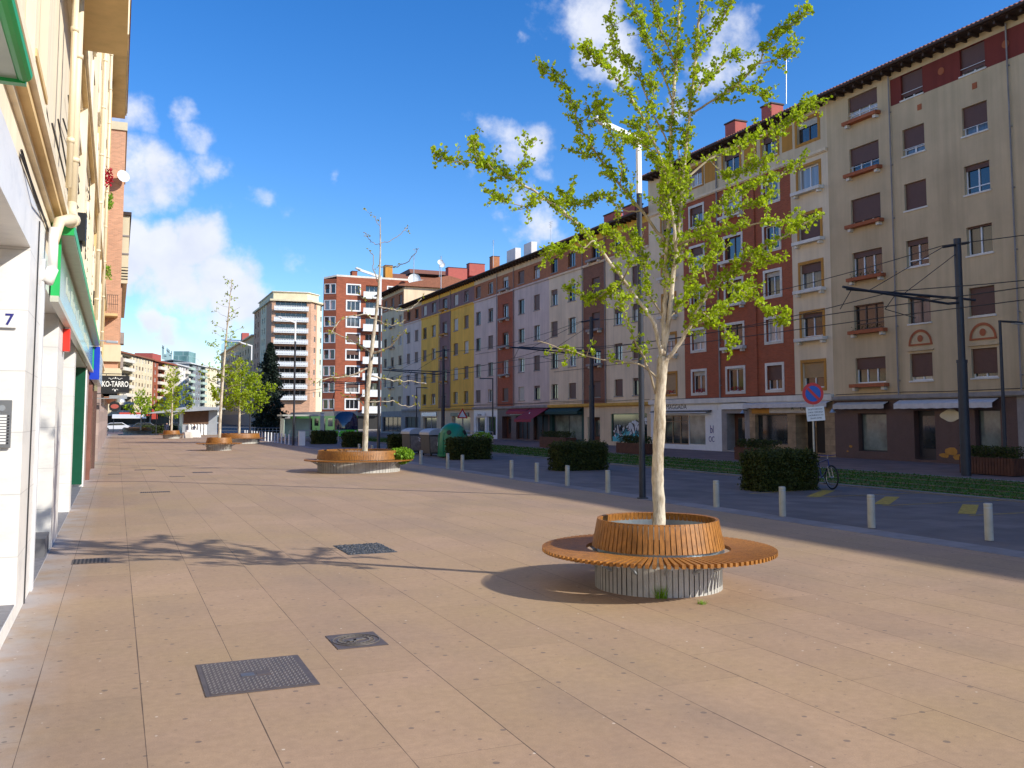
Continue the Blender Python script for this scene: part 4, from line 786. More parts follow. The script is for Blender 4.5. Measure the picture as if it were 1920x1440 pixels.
mb = MB(); LF.box(mb, 1.0, a.y, a.z, a.z+.05, .02, .3, 'frost'); mb.build('underside', s); mb = MB(); mb.tube([(-.53, 1.0, a.z+.03), (-.53, a.y, a.z+.03)], .045, 'green_metal', 12); LF.box(mb, a.y, a.y+.06, a.z-.02, a.z+.09, .02, .34, 'green_metal'); mb.build('rim', s)
s = thing('shop_sign', 'small red box sign under the teal fascia', 'sign', LF.p(17, 3.2)); mb = MB(); LF.box(mb, 17.0, 17.25, 3.12, 3.5, .003, .11, 'red_plastic'); mb.build('board', s, bevel=.01)
s = thing('shop_sign', 'blue box sign with a pale blue face past the teal fascia', 'sign', LF.p(34, 3.4)); mb = MB(); LF.box(mb, 33.7, 33.8, 3.3, 4.4, .003, .3, 'blue_sign'); mb.build('end_cap', s); mb = MB(); LF.box(mb, 33.8, 41.5, 3.3, 4.4, .05, .28, 'blue_face'); mb.build('fascia', s)
q = MB(); LF.box(q, 29.8, 29.895, .08, 3.48, -.68, -.004, 'green_panel'); q.build('green_jamb', Lb); q = MB(); LF.box(q, 29.92, 30.25, 0, 3.5, .003, .03, 'white_paint'); q.build('white_strip', Lb)
for u0, u1, m in ((33.1, 33.4, 'brown_clad'), (40.6, 41.0, 'granite_brown'), (47.6, 48.0, 'pinkish_tile')): q = MB(); LF.box(q, u0, u1, 0, 3.1, .003, .12, m); q.build('pier', Lb)
q = MB(); LF.box(q, 19.5, 20.2, 5.45, 6.0, .05, .2, 'black_sign'); LF.box(q, 19.6, 19.9, 5.3, 5.45, .05, .14, 'black_sign'); q.build('junction_box', Lb)
for u, z in ((31.5, 5.6), (41.8, 4.4), (45.2, 4.1)): q = MB(); LF.box(q, u, u+.5, z, z+.4, .03, .22, 'black_sign'); q.build('junction_box', Lb)
def cable(pts, par, m='wire', r_=.012): q = MB(); q.tube(pts, r_, m, 5); return q.build('cable', par)
r = random.Random(12)
for k in range(9):
    z = 5.0+.28*k; u = 10+k; pts = []
    for j in range(12): pts.append(LF.p(u+j*4.0, z+r.uniform(-.06, .06)+(.5 if (j+k) % 5 == 0 else 0), .05)); 
    cable(pts, Lb)
cable([LF.p(9+.4*k, 4.32-.0*k, .02) for k in range(10)], Lb); cable([LF.p(9, 4.36, .02), LF.p(10.4, 4.2, .05), LF.p(12.1, 4.34, .02)], Lb)
for k in range(7): z = 5.4+k*1.7; u = 21+k*4.3; cable([LF.p(u, z, .06), LF.p(u+.3, z+.8, .05), LF.p(u+.1, z+1.7, .06), LF.p(u+.7, z+2.6, .05)], Lb)
for i, (u, z) in enumerate(((40.8, 12.0), (47.2, 8.9), (44.0, 11.7))):
    leaf_blob(LF.p(u+.6, z+.1, .25), Vector((.15, .6, .3)), 160, .1, 'flower_red' if i == 0 else 'bush_leaf', 'flowers', Lb, kind='stuff')
# blocks further along the left side
L2 = thing('apartment_building', 'pink brick block whose corner projects past the sunlit cream facade, with narrow balconies', 'building', (-.86, 60, 0)); f2 = Fr((-.86, 60, 0), (1, 0, 0), (0, -1, 0)); mb = MB()
mb.box(-14, .02, 60, 74, 3.6, 19.6, 'brick_pink'); mb.box(-14, .1, 59.9, 74.1, 19.6, 20.1, 'far_cream'); mb.box(-14, -.86, 58, 112, 0, 3.6, 'pinkish_tile'); mb.box(-14, .15, 59.8, 74.2, 5.4, 6.4, 'far_cream'); mb.box(-14, .15, 59.85, 74.2, 3.6, 5.0, 'far_cream'); mb.build('wall', L2)
for z in (8.2,): mb = MB(); mb.box(-.84, -.1, 58.9, 60, z-.15, z, 'ledge_cream'); 
for z in (8.2,):
    for k in range(7): mb.tube([(-.8+.11*k, 58.95, z), (-.8+.11*k, 58.95, z+1.1)], .012, 'wire', 5)
    for zz in (z+.55, z+1.1): mb.tube([(-.84, 58.95, zz), (-.1, 58.95, zz)], .015, 'wire', 5)
    mb.build('balcony', L2)
p = on_y(230, 331, 59.5); dd = MB(); dd.lathe([(0, 0), (.25, .03), (.38, .1)], 'white_paint', (0, 0, 0), 20); R_ = Vector((.5, -1, .2)).to_track_quat('Z', 'Y').to_matrix(); dd.v = [tuple(p+R_@Vector(v)) for v in dd.v]; dd.tube([p, p+Vector((-.3, .5, 0))], .03, 'steel', 5); dd.build('satellite_dish', L2)
L3 = thing('apartment_building', 'pale cream block with enclosed balconies jutting out beyond the pink brick block', 'building', (-.86, 76, 0)); mb = MB()
mb.box(-14, .12, 76, 112, 3.6, 17.6, 'brick_pink'); mb.box(-14, .5, 75.8, 112, 13.3, 17.6, 'far_cream'); mb.box(-14, .62, 75.6, 112.2, 17.6, 17.85, 'dark_wood'); mb.box(-.8, .5, 75.6, 75.8, 12.3, 13.3, 'far_cream'); mb.build('wall', L3)
mb = MB()
for z in (14.6, 16.0): mb.box(-.6, .52, 75.74, 75.8, z-.06, z+.06, 'stone_grey')
for k in range(5): mb.box(-.6, .5, 75.55, 75.6, 12.6+.22*k, 12.66+.22*k, 'wire')
mb.build('railing', L3); L3.children[0]
for z in (8.0, 6.0): mb = MB(); mb.box(.12, .4, 80, 82, z, z+.9, 'stone_grey'); mb.build('balcony', L3)
# ---- hanging shop signs on the left
def bracket_sign(label, y, x0, x1, z0, z1, m, txt, size): 
    s = thing('hanging_sign', label, 'sign', (x0, y, z0)); mb = MB(); mb.box(x0, x1, y-.03, y+.03, z0, z1, m); mb.build('board', s)
    mb = MB(); mb.tube([(WX, y, z1+.08), (x1-.05, y, z1+.08)], .02, 'wire', 6); mb.tube([(x0+.2, y, z1), (x0+.2, y, z1+.08)], .012, 'wire', 5); mb.tube([(x1-.15, y, z1), (x1-.15, y, z1+.08)], .012, 'wire', 5); mb.build('bracket', s)
    if txt: text(txt, ((x0+x1)/2, y-.032, (z0+z1)/2), (1, 0, 0), (0, -1, 0), size, 'text_white', s, ext=.002, sx=.62, bold=.006)
    return s
a, b = on_y(190, 704, 44), on_y(242, 737, 44); s = bracket_sign('black hanging sign reading KO-TARRO in white capitals', 44, a.x, b.x, b.z, a.z, 'black_sign', 'KO-TARRO', .34)
mb = MB(); xm, zm = (a.x+b.x)/2, (a.z+b.z)/2
for sg_ in (-1, 1):
    mb.tube([(xm+sg_*(.04+.04*k), 43.965, zm+.24+.035*sin(k*1.5)) for k in range(7)], .011, 'text_white', 5); mb.tube([(xm+sg_*(.03+.03*k), 43.965, zm-.23+.025*sin(k*1.5)) for k in range(4)], .011, 'text_white', 5)
mb.prism([(xm-.04, 43.965, zm-.26), (xm, 43.965, zm-.33), (xm+.04, 43.965, zm-.26), (xm, 43.965, zm-.22)], (0, .004, 0), 'text_white'); mb.prism([(xm-.03, 43.965, zm+.28), (xm, 43.965, zm+.24), (xm+.03, 43.965, zm+.28), (xm, 43.965, zm+.33)], (0, .004, 0), 'text_white'); mb.build('flourish', s)
a, b = on_y(205, 741, 47), on_y(238, 748, 47); s = bracket_sign('pale grey hanging sign below the black sign', 47, a.x, b.x, b.z, a.z, 'zinc', None, 0)
p = on_y(215, 762, 45.5); s = thing('hanging_sign', 'round dark sign with a reddish disc, lowest of the hanging signs', 'sign', p); mb = MB(); mb.prism([(p.x+.24*cos(k*pi/12), 45.45, p.z+.24*sin(k*pi/12)) for k in range(24)], (0, .08, 0), 'black_sign'); mb.tube([(p.x, 45.5, p.z+.2), (p.x, 45.5, p.z+.36), (WX, 45.5, p.z+.36)], .02, 'wire', 5); mb.build('board', s); mb = MB(); mb.prism([(p.x+.17*cos(k*pi/12), 45.44, p.z+.17*sin(k*pi/12)*.6) for k in range(24)], (0, .01, 0), 'chimney_red'); mb.build('disc', s)
p = on_y(226, 752, 43); s = thing('wall_lamp', 'grey domed lamp on a bracket under the black hanging sign', 'lamp', p); mb = MB(); mb.lathe([(.2, -.05), (.17, .06), (.08, .14), (.01, .17)], 'zinc', p, 16); mb.tube([p+Vector((0, 0, .12)), (WX, 43, p.z+.1)], .02, 'zinc', 6); mb.build('lamp_shade', s)
s = thing('wall_lamp', 'grey flat street lamp head on an arm fixed to the cream wall', 'lamp', on_y(200, 640, 40)); p = on_y(190, 640, 40); q = on_y(218, 642, 40); mb = MB(); mb.obox((p+q)/2+Vector((.12, 0, 0)), Vector((.22, 0, -.01)), Vector((0, .1, 0)), Vector((0, 0, .05)), 'zinc'); mb.build('lamp_head', s, bevel=.02); mb = MB(); mb.tube([(WX, 40, p.z+.05), q], .025, 'zinc', 6); mb.build('arm', s)
# ================================================================== benches and trees
def bench(label, c, Rb, Rs, rin, zs=.44, zr=.80, nslat=112, a0=0, a1=2*pi, off=(0, 0), group='round timber bench planters down the pavement', detail=True):
    b = thing('planter_bench', label, 'bench', (c[0], c[1], 0), group); cx, cy = c
    mb = MB(); n = 72 if detail else 40
    for k in range(n):                    # board-marked concrete drum
        t0, t1 = 2*pi*k/n+.006/Rb, 2*pi*(k+1)/n-.006/Rb
        for (ta, tb, rr_) in ((t0, t1, Rb), (t1, 2*pi*(k+1)/n+.006/Rb, Rb-.018)):
            mb.add([(cx+rr_*cos(ta), cy+rr_*sin(ta), 0), (cx+rr_*cos(tb), cy+rr_*sin(tb), 0), (cx+rr_*cos(tb), cy+rr_*sin(tb), zs-.05), (cx+rr_*cos(ta), cy+rr_*sin(ta), zs-.05)], [(0, 1, 2, 3)], 'concrete')
    mb.lathe([(Rb-.02, 0), (Rb-.02, zs-.05)], 'shop_dark', (cx, cy, 0), 48); mb.lathe([(Rb, zs-.05), (Rb-.12, zs-.05)], 'concrete', (cx, cy, 0), 48); mb.build('base', b)
    mb = MB(); mb.lathe([(Rb+.03, zs-.05), (Rb+.03, zs-.01), (Rb-.03, zs-.01), (Rb-.03, zr-.02), (Rb-.05, zr-.02), (Rb-.05, .3)], 'metal_liner', (cx, cy, 0), 64); mb.build('liner', b)
    mb = MB(); m_ = int(nslat*.68); hr = zr-(zs+.03)
    for k in range(m_):
        t = 2*pi*k/m_; w = (2*pi*(Rb+.02)/m_)*.40; e = Vector((cos(t), sin(t), 0)); tt = Vector((-sin(t), cos(t), 0)); low = Vector((cx, cy, zs+.03))+e*(Rb+.015); up = Vector((cx, cy, zr))+e*(Rb-.05)
        mid = (low+up)/2; ax = (up-low)/2; mb.obox(mid, tt*w, (ax.cross(tt)).normalized()*.018, ax, 'bench_wood')
    mb.lathe([(Rb-.005, zs+.04), (Rb-.055, zr-.01)], 'window_brown', (cx, cy, 0), 64); mb.build('backrest', b)
    mb = MB(); ox, oy = off; M_ = int(nslat*(a1-a0)/(2*pi))
    for k in range(M_):
        t = a0+(a1-a0)*(k+.5)/M_; e = Vector((cos(t), sin(t), 0)); tt = Vector((-sin(t), cos(t), 0)); ri = rin; w = 2*pi*ri/nslat*.405
        p_i = Vector((cx+ox, cy+oy, zs))+e*ri; p_o = Vector((cx+ox, cy+oy, zs))+e*Rs; w2 = w*1.05; h = .022; u = Vector((0, 0, h))
        vs = [p_i-tt*w-u, p_i+tt*w-u, p_o+tt*w2-u, p_o-tt*w2-u, p_i-tt*w+u, p_i+tt*w+u, p_o+tt*w2+u, p_o-tt*w2+u]; mb.add(vs, [(0, 3, 2, 1), (4, 5, 6, 7), (0, 1, 5, 4), (1, 2, 6, 5), (2, 3, 7, 6), (3, 0, 4, 7)], 'bench_wood')
    mb.build('seat', b)
    mb = MB()
    for k in range(int(14*(a1-a0)/(2*pi))):
        t = a0+(a1-a0)*(k+.5)/int(14*(a1-a0)/(2*pi)); e = Vector((cos(t), sin(t), 0)); mb.tube([Vector((cx, cy, .25))+e*(Rb-.01), Vector((cx, cy, zs-.035))+e*(Rb+.28), Vector((cx, cy, zs-.035))+e*(Rs-.1)], .018, 'zinc', 6)
    mb.build('bracket', b)
    mb = MB(); mb.lathe([(Rb-.06, zr-.22), (0, zr-.19)], 'soil', (cx, cy, 0), 32); mb.build('soil', b)
    return b
BC = (6.03, 9.58)
bench('round timber slatted bench around the big leafy tree in the foreground', BC, .755, 1.39, .86)
b2c = (8.55, 34.6)
bench('wide timber slatted bench planter with a green bush spilling over its right side', b2c, 1.55, 2.05, 1.66, nslat=230, a0=radians(150), a1=radians(352))
bench('small timber bench planter under the tall sparse third tree', (6.0, 60.5), .76, 1.39, .86, nslat=90, detail=False)
bench('wide timber bench planter just behind the small one, under the dense young tree', (9.1, 76.5), 1.6, 2.1, 1.7, nslat=150, a0=radians(170), a1=radians(352), detail=False)
bench('small timber bench planter furthest but one, in front of the pavilion', (5.1, 97.5), .78, 1.2, .86, nslat=70, detail=False)
bench('timber bench planter furthest away, left of the pavilion', (2.6, 128), 1.7, 2.2, 1.8, nslat=110, detail=False)
r = random.Random(21)
def bush(name, label, c, half, n, size, m, cat='shrub', parent=None, core=None):
    mb = MB(); rr_ = random.Random(int(c[0]*7+c[1]*3))
    for _ in range(n):
        while True:
            q = Vector((rr_.uniform(-1, 1), rr_.uniform(-1, 1), rr_.uniform(-1, 1)))
            if q.length < 1: break
        q = q.normalized()*(q.length**.4); leaf(mb, Vector((c[0]+q.x*half[0], c[1]+q.y*half[1], c[2]+q.z*half[2])), size*rr_.uniform(.6, 1.3), rr_, m)
    o = mb.build(name, loc=(c[0], c[1], max(0, c[2]-half[2]))); tag(o, label, cat); return o
bush('ivy_bush', 'bright green bush spilling over the right side of the wide bench planter', (10.0, 33.9, .6), (.45, .7, .26), 1900, .09, 'bush_leaf')
def limb(mb, pts, r0, r1, m='bark', n=8, jit=0):
    k = len(pts); mb.tube(pts, [r0+(r1-r0)*(i/(k-1))**.8 for i in range(k)], m, n)
def ginkgo_leaf(mb, p, s, rr_, m, up):
    a = (up+Vector((rr_.gauss(0, .8), rr_.gauss(0, .8), rr_.gauss(0, .8)))).normalized(); b = a.orthogonal().normalized(); th = rr_.uniform(0, 2*pi); c = b*cos(th)+a.cross(b)*sin(th); nrm = a.cross(c)*.12*s
    st = p+a*s*.5                         # leaf blade on a short stalk, fan shaped
    mb.add([p+a*s*.15, st+c*s*.5+nrm, st+a*s*.42+c*s*.24, st+a*s*.42-c*s*.24, st-c*s*.5+nrm], [(0, 1, 2), (0, 2, 3), (0, 3, 4)], m)
def tree(label, base, trunk, branches, leaf_m, seed, lsize=.06, dens=9, twig=(.12, .42), tw_n=7, soil_z=.6, cat='tree', group=None, rmin=.004, young=None, leaf_from=.18, trunk_r=None, spurn=(4, 9)):
    """trunk: 3-D points with radii; branches: list of (points, r0, r1, leaf density)"""
    T = thing('ginkgo_tree', label, cat, base, group); rr_ = random.Random(seed); tm = MB(); tp = smooth_path([p for p, _ in trunk], 5); rs = [q for _, q in trunk]; k = len(tp)
    rad = [rs[min(int(i/5), len(rs)-2)]*(1-(i/5-int(i/5)))+rs[min(int(i/5)+1, len(rs)-1)]*(i/5-int(i/5)) for i in range(k)]; rad = [q*(1+rr_.uniform(-.05, .08)) for q in rad]
    tm.tube(tp, rad, 'bark', 14); tm.build('trunk', T, smooth=True)
    crown = MB(); tw = MB()
    for bi, (pts, r0, r1, dn) in enumerate(branches):
        bp = smooth_path(pts, 5)
        for i in range(1, len(bp)-1): bp[i] = bp[i]+Vector((rr_.gauss(0, 1), rr_.gauss(0, 1), rr_.gauss(0, 1)))*(.006 if lsize < .08 else .02)
        bm = MB(); limb(bm, bp, r0, r1, 'bark' if r0 > .022 else 'twig_bark', n=8 if r0 > .02 else 6); bm.build('limb', T, smooth=True)
        L = sum((bp[i+1]-bp[i]).length for i in range(len(bp)-1)); nt_ = max(2, int(L*tw_n*min(1, dn+.25)))
        for _ in range(nt_):
            t = leaf_from+(1-leaf_from)*rr_.random()**.8; f = t*(len(bp)-1); i = min(int(f), len(bp)-2); p = bp[i].lerp(bp[i+1], f-i); d = (bp[i+1]-bp[i]).normalized()
            o = Vector((rr_.gauss(0, 1), rr_.gauss(0, 1), rr_.gauss(0, .8)+.25)); o = (o-d*o.dot(d)*.6+d*.5).normalized(); ln = twig[0]+(twig[1]-twig[0])*rr_.random()**1.8*(1.15-.5*t)
            e = p+o*ln+Vector((0, 0, ln*.12)); mid = (p+e)/2+Vector((0, 0, -ln*.06)); tw.tube([p, mid, e], [max(rmin, .006), rmin, rmin*.6], 'twig_bark', 4, cap=False)
            ns = max(1, int(ln*dens*dn))
            for q in range(ns+1):
                c = p.lerp(e, (q+rr_.random())/(ns+1)) if ns else e
                for _k in range(rr_.randint(*spurn)): ginkgo_leaf(crown, c+Vector((rr_.gauss(0, .018), rr_.gauss(0, .018), rr_.gauss(0, .018)))*(lsize/.06), lsize*rr_.uniform(.6, 1.15), rr_, leaf_m, o*.5+Vector((0, 0, .3)))
        ns = int(L*dens*1.6*dn)
        for _ in range(ns):               # spur leaves straight on the limb
            f = (leaf_from+(1-leaf_from)*rr_.random())*(len(bp)-1); i = min(int(f), len(bp)-2); p = bp[i].lerp(bp[i+1], f-i)
            for _k in range(rr_.randint(*spurn)): ginkgo_leaf(crown, p+Vector((rr_.gauss(0, .03), rr_.gauss(0, .03), rr_.gauss(0, .03))), lsize*rr_.uniform(.6, 1.15), rr_, leaf_m, Vector((0, 0, .6)))
    tw.build('twigs', T, kind='stuff'); cw = crown.build('crown', T); return T
# main tree, traced: pixel positions at a depth, each limb swinging towards or away from the viewer
WT = 11.17
def px(pts, w0, w1): k = len(pts)-1; return [at(x, y, w0+(w1-w0)*(i/k)) for i, (x, y) in enumerate(pts)]
tb = Vector((6.03, 9.58, .5)); tr = [(tb, .086)]+[(at(x, y, WT), q*.86) for x, y, q in ((1236, 960, .088), (1233, 900, .082), (1234, 850, .078), (1237, 790, .083), (1238, 740, .074), (1241, 700, .07), (1244, 668, .078))]
fk = (1244, 668)
BR = [
 ([fk, (1246, 612), (1249, 543), (1250, 473), (1256, 404), (1257, 330), (1258, 272), (1262, 192), (1268, 121), (1273, 48), (1276, -40), (1280, -120)], 0, .15, .042, .012, .85),
 ([fk, (1253, 612), (1260, 543), (1267, 473), (1273, 421), (1277, 376), (1281, 335), (1284, 288), (1290, 240), (1297, 176), (1304, 112), (1311, 32), (1318, -50), (1322, -110)], 0, -.1, .04, .012, .9),
 ([(1267, 475), (1266, 449), (1261, 400), (1251, 345), (1234, 288), (1208, 224), (1179, 179), (1150, 141), (1121, 112), (1096, 90)], -.03, -.75, .028, .006, 1.1),
 ([(1246, 452), (1204, 396), (1163, 348), (1121, 291), (1086, 236), (1064, 172), (1040, 148), (1016, 128)], .03, .7, .024, .006, 1.0),
 ([(1243, 675), (1232, 625), (1218, 590), (1168, 527), (1112, 451), (1071, 409), (1022, 371), (970, 340), (925, 318), (904, 308), (845, 302), (816, 289)], 0, -.55, .034, .007, .85),
 ([(1245, 680), (1274, 644), (1294, 612), (1308, 578), (1333, 546), (1357, 522), (1395, 487), (1426, 467), (1475, 442), (1535, 402)], 0, -.6, .033, .006, .95),
 ([(1357, 522), (1385, 540), (1420, 565), (1450, 590), (1476, 606)], -.25, -.8, .014, .005, 1.3),
 ([(1308, 578), (1335, 600), (1360, 620), (1372, 645)], -.15, .3, .012, .005, 1.3),
 ([(1263, 500), (1290, 452), (1345, 390), (1395, 352), (1450, 335), (1500, 305)], -.05, .7, .024, .005, 1.1),
 ([(1270, 460), (1310, 445), (1360, 430), (1420, 420), (1475, 412), (1500, 420)], -.05, -1.0, .02, .005, 1.1),
 ([(1280, 340), (1330, 300), (1390, 270), (1450, 245), (1500, 215), (1528, 185)], -.05, .8, .02, .005, 1.2),
 ([(1293, 215), (1335, 190), (1380, 160), (1420, 120), (1440, 80), (1475, 50), (1520, 15)], -.05, -.7, .02, .005, 1.1),
 ([(1297, 180), (1335, 140), (1385, 95)], -.05, .5, .014, .005, 1.1), ([(1303, 115), (1335, 60), (1372, 5), (1385, -40)], -.07, -.6, .014, .005, 1.2),
 ([(1262, 190), (1235, 120), (1210, 70), (1195, 25), (1170, -12)], .08, .7, .016, .005, .9), ([(1268, 121), (1240, 60), (1225, 0), (1215, -60)], .1, -.4, .014, .005, .9),
 ([(1252, 350), (1225, 300), (1200, 250), (1180, 230)], 0, .9, .014, .005, 1.0), ([(1258, 280), (1220, 200), (1190, 130), (1155, 100), (1145, 30)], .05, .5, .014, .005, .8),
 ([(1238, 712), (1200, 684), (1150, 676), (1100, 668), (1060, 655), (1008, 640)], 0, -.45, .017, .005, .14),
 ([(1229, 738), (1215, 689), (1194, 647), (1173, 595), (1168, 553)], 0, -.5, .02, .006, .45),
 ([(1112, 451), (1085, 470), (1055, 465), (1030, 470)], -.3, -.7, .012, .005, 1.2), ([(974, 340), (980, 305), (992, 268)], -.42, -.5, .008, .004, 1.0), ([(925, 318), (895, 290), (888, 268)], -.5, -.3, .007, .004, 1.3),
 ([(1071, 409), (1045, 395), (1055, 378), (1075, 360)], -.38, -.2, .007, .004, 1.0), ([(1022, 371), (990, 385), (935, 375), (927, 365)], -.4, -.8, .008, .004, 1.0), ([(1168, 527), (1140, 545), (1110, 560), (1060, 545)], -.15, .5, .013, .005, 1.1),
 ([(1168, 527), (1180, 490), (1160, 450), (1130, 430)], -.15, -.9, .013, .005, 1.2), ([(1204, 396), (1170, 395), (1130, 370), (1090, 385), (1060, 375)], .1, .9, .013, .005, .9), ([(1163, 348), (1165, 300), (1145, 250), (1130, 215)], .2, -.3, .012, .005, 1.0),
 ([(1121, 291), (1095, 290), (1085, 260)], .4, .7, .008, .004, 1.2), ([(1086, 236), (1110, 210), (1125, 195)], .5, .2, .008, .004, 1.0), ([(1234, 288), (1200, 270), (1170, 262)], -.2, -.6, .009, .004, 1.1), ([(1208, 224), (1225, 180), (1215, 140)], -.4, -.2, .009, .004, 1.1),
 ([(1294, 612), (1330, 590), (1380, 560), (1410, 530)], -.06, .8, .014, .005, 1.3), ([(1333, 546), (1320, 500), (1350, 470), (1330, 440)], -.2, .4, .012, .005, 1.2), ([(1395, 487), (1430, 500), (1440, 480)], -.4, -.9, .009, .004, 1.2), ([(1345, 390), (1370, 400), (1410, 385), (1440, 375)], .2, -.2, .01, .004, 1.2),
 ([(1330, 300), (1370, 330), (1420, 310), (1455, 290)], .1, -.5, .01, .004, 1.2), ([(1380, 160), (1410, 170), (1440, 185)], -.4, .1, .008, .004, 1.1), ([(1420, 120), (1460, 110), (1490, 85)], -.5, -.9, .008, .004, 1.2), ([(1265, 420), (1240, 380), (1255, 330), (1240, 300)], -.05, -.6, .012, .005, 1.2),
 ([(1253, 600), (1285, 560), (1300, 520), (1290, 480)], 0, .9, .014, .005, 1.0), ([(1246, 600), (1215, 545), (1205, 480), (1190, 440)], 0, 1.0, .016, .005, .9)]
brs = [(px(p, WT+a, WT+b), r0*.85, r1, dn) for p, a, b, r0, r1, dn in BR]
tree('tall leafy young ginkgo with fresh yellow green leaves rising from the foreground bench', (6.03, 9.58, .5), tr, brs, 'ginkgo_leaf', 3, lsize=.048, dens=14, tw_n=16, twig=(.05, .36), group='young trees in the bench planters')
# second tree, sparse and bare topped
W2 = 8.7*CF.x+34.3*CF.y
tr2 = [(at(x, y, W2), q*.62) for x, y, q in ((683, 868, .17), (686, 800, .155), (689, 740, .145), (694, 690, .13), (699, 640, .115), (704, 600, .1), (710, 540, .07), (713, 480, .05), (713, 430, .03), (713, 408, .012))]
B2 = [([(694, 690), (650, 706), (610, 712), (575, 722)], -.5, .045, .35), ([(697, 705), (730, 712), (765, 714), (800, 720)], .5, .035, .3), ([(701, 662), (730, 650), (748, 632), (762, 615)], -1, .05, .25), ([(700, 660), (670, 645), (640, 630), (615, 618)], 1.0, .04, .3),
 ([(706, 600), (680, 590), (640, 600), (620, 625)], -.8, .03, .35), ([(708, 575), (740, 580), (765, 580), (790, 560)], .6, .025, .25), ([(712, 500), (740, 500), (765, 490), (785, 465)], -.6, .02, .08), ([(713, 455), (735, 450), (755, 435), (763, 425)], .5, .015, .05), ([(712, 460), (697, 455), (690, 445), (681, 436)], .3, .012, .05),
 ([(710, 530), (700, 505), (700, 480), (692, 470)], .8, .02, .1), ([(713, 425), (705, 412), (703, 405)], .1, .01, .02), ([(690, 770), (672, 750), (655, 742), (640, 745)], .6, .03, .35), ([(691, 755), (730, 752), (765, 762), (785, 758)], .3, .025, .25), ([(709, 560), (680, 560), (672, 540)], .4, .015, .4), ([(705, 600), (735, 610), (760, 600)], 1.2, .02, .4)]
tree('slender sparse tree with long bare limbs, rising from the wide bench planter', (8.7, 34.3, .5), tr2, [(px(p, W2, W2+b), q, .012, d) for p, b, q, d in B2], 'ginkgo_leaf_young', 5, lsize=.085, dens=7, tw_n=4, twig=(.15, .6), spurn=(1, 3), rmin=.006, group='young trees in the bench planters')
def auto_tree(label, x, y, h, hf, spread, dens, seed, leaf_m='ginkgo_leaf', lsize=.12, lean=0, n=26, rt=.09, twn=5, barr=1.0, top=.2):
    rr_ = random.Random(seed); tr_ = [(Vector((x+lean*(t**1.5)*h*.1, y, .5+(h-.5)*t)), rt*(1-t)**.8+.012) for t in (0, .12, .25, .4, .55, .7, .85, 1)]; bs = []
    for i in range(n):
        t = hf+(1-hf)*(i+.5)/n*(1-.02); z = .5+(h-.5)*t; a = i*2.4+rr_.uniform(-.4, .4); L = spread*(1-((t-hf)/(1-hf))**barr*.85)*rr_.uniform(.7, 1.1); p = Vector((x+lean*(t**1.5)*h*.1, y, z)); e = Vector((cos(a), sin(a), .45))
        bs.append(([p, p+e*L*.35+Vector((0, 0, -.02*L)), p+e*L*.7, p+e*L+Vector((0, 0, .1*L))], max(.012, rt*.35*(1-t)), .005, dens*(1 if t < 1-top else .25)))
    return tree(label, (x, y, .5), tr_, bs, leaf_m, seed, lsize=lsize, dens=3.2, tw_n=twn, twig=(.2, .8), spurn=(2, 4), rmin=.008, group='young trees in the bench planters')
auto_tree('tall thin half bare tree standing in the small bench planter in mid distance', 6.0, 60.5, 10.9, .3, 2.3, .22, 31, lsize=.13, lean=.5, n=26, barr=.7, top=.35)
auto_tree('dense bright green young tree right behind the tall thin one', 9.1, 76.5, 6.6, .28, 2.9, 1.1, 32, lsize=.2, n=34, twn=7)
auto_tree('bright green young tree in front of the pavilion roof', 5.1, 97.5, 7.2, .25, 2.2, .9, 33, lsize=.2, n=26)
auto_tree('small green young tree left of the pavilion, furthest away', 2.9, 124, 5.4, .3, 2.1, .9, 34, lsize=.24, n=20)
auto_tree('small green young tree just left of the pavilion roof', 6.8, 136, 5.0, .3, 2.0, .8, 35, lsize=.24, n=18)
# conifer
T = thing('conifer_tree', 'tall dark pointed conifer in front of the tan tower', 'tree', (17.9, 120, 0)); mb = MB(); mb.tube([(17.9, 120, 0), (17.9, 120, 11)], [.3, .03], 'bark', 8); mb.build('trunk', T); rr = random.Random(3); mb = MB(); z = .3
for _ in range(15000):
    t = rr.random()**1.25; z = .4+11.3*t; R = 1.95*(1-t)**.62*(1+.2*sin(z*5+rr.random()))+.05; a = rr.uniform(0, 2*pi); q = rr.random()**.35; R *= (1+.28*sin(3*a+z*1.3)+.15*sin(7*a-z*2)); leaf(mb, Vector((17.9+R*q*cos(a), 120+R*q*sin(a), z-.25*q)), .27*rr.uniform(.5, 1.2), rr, 'conifer_leaf')
mb.build('crown', T)
# ---- hedges
def hedge(label, x0, x1, y0, y1, h, nl=9000, leafm='hedge_leaf', base=0, size=.055, group='clipped box hedges along the roadway'):
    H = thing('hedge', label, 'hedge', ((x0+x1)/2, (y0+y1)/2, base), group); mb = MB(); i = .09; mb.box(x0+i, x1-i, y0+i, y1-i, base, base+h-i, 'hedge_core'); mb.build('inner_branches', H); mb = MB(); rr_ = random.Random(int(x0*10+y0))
    fx, fy, tp = (x1-x0)*h, (y1-y0)*h, (x1-x0)*(y1-y0); tot = 2*fx+2*fy+tp
    for _ in range(nl):
        q = rr_.random()*tot; a, b, c = rr_.random(), rr_.random(), rr_.random()
        j = rr_.gauss(0, .05)
        if q < 2*fx: p = Vector((x0+(x1-x0)*a, (y0 if q < fx*1.3 else y1)+j+.04*sin(a*17+b*9), base+h*b))
        elif q < 2*fx+2*fy: p = Vector(((x0 if q < 2*fx+fy else x1)+j+.03*sin(a*15), y0+(y1-y0)*a, base+h*b))
        else: p = Vector((x0+(x1-x0)*a, y0+(y1-y0)*b, base+h+j+.03*sin(a*13+b*5)))
        leaf(mb, p, size*rr_.uniform(.6, 1.4), rr_, leafm)
    mb.build('foliage', H); return H
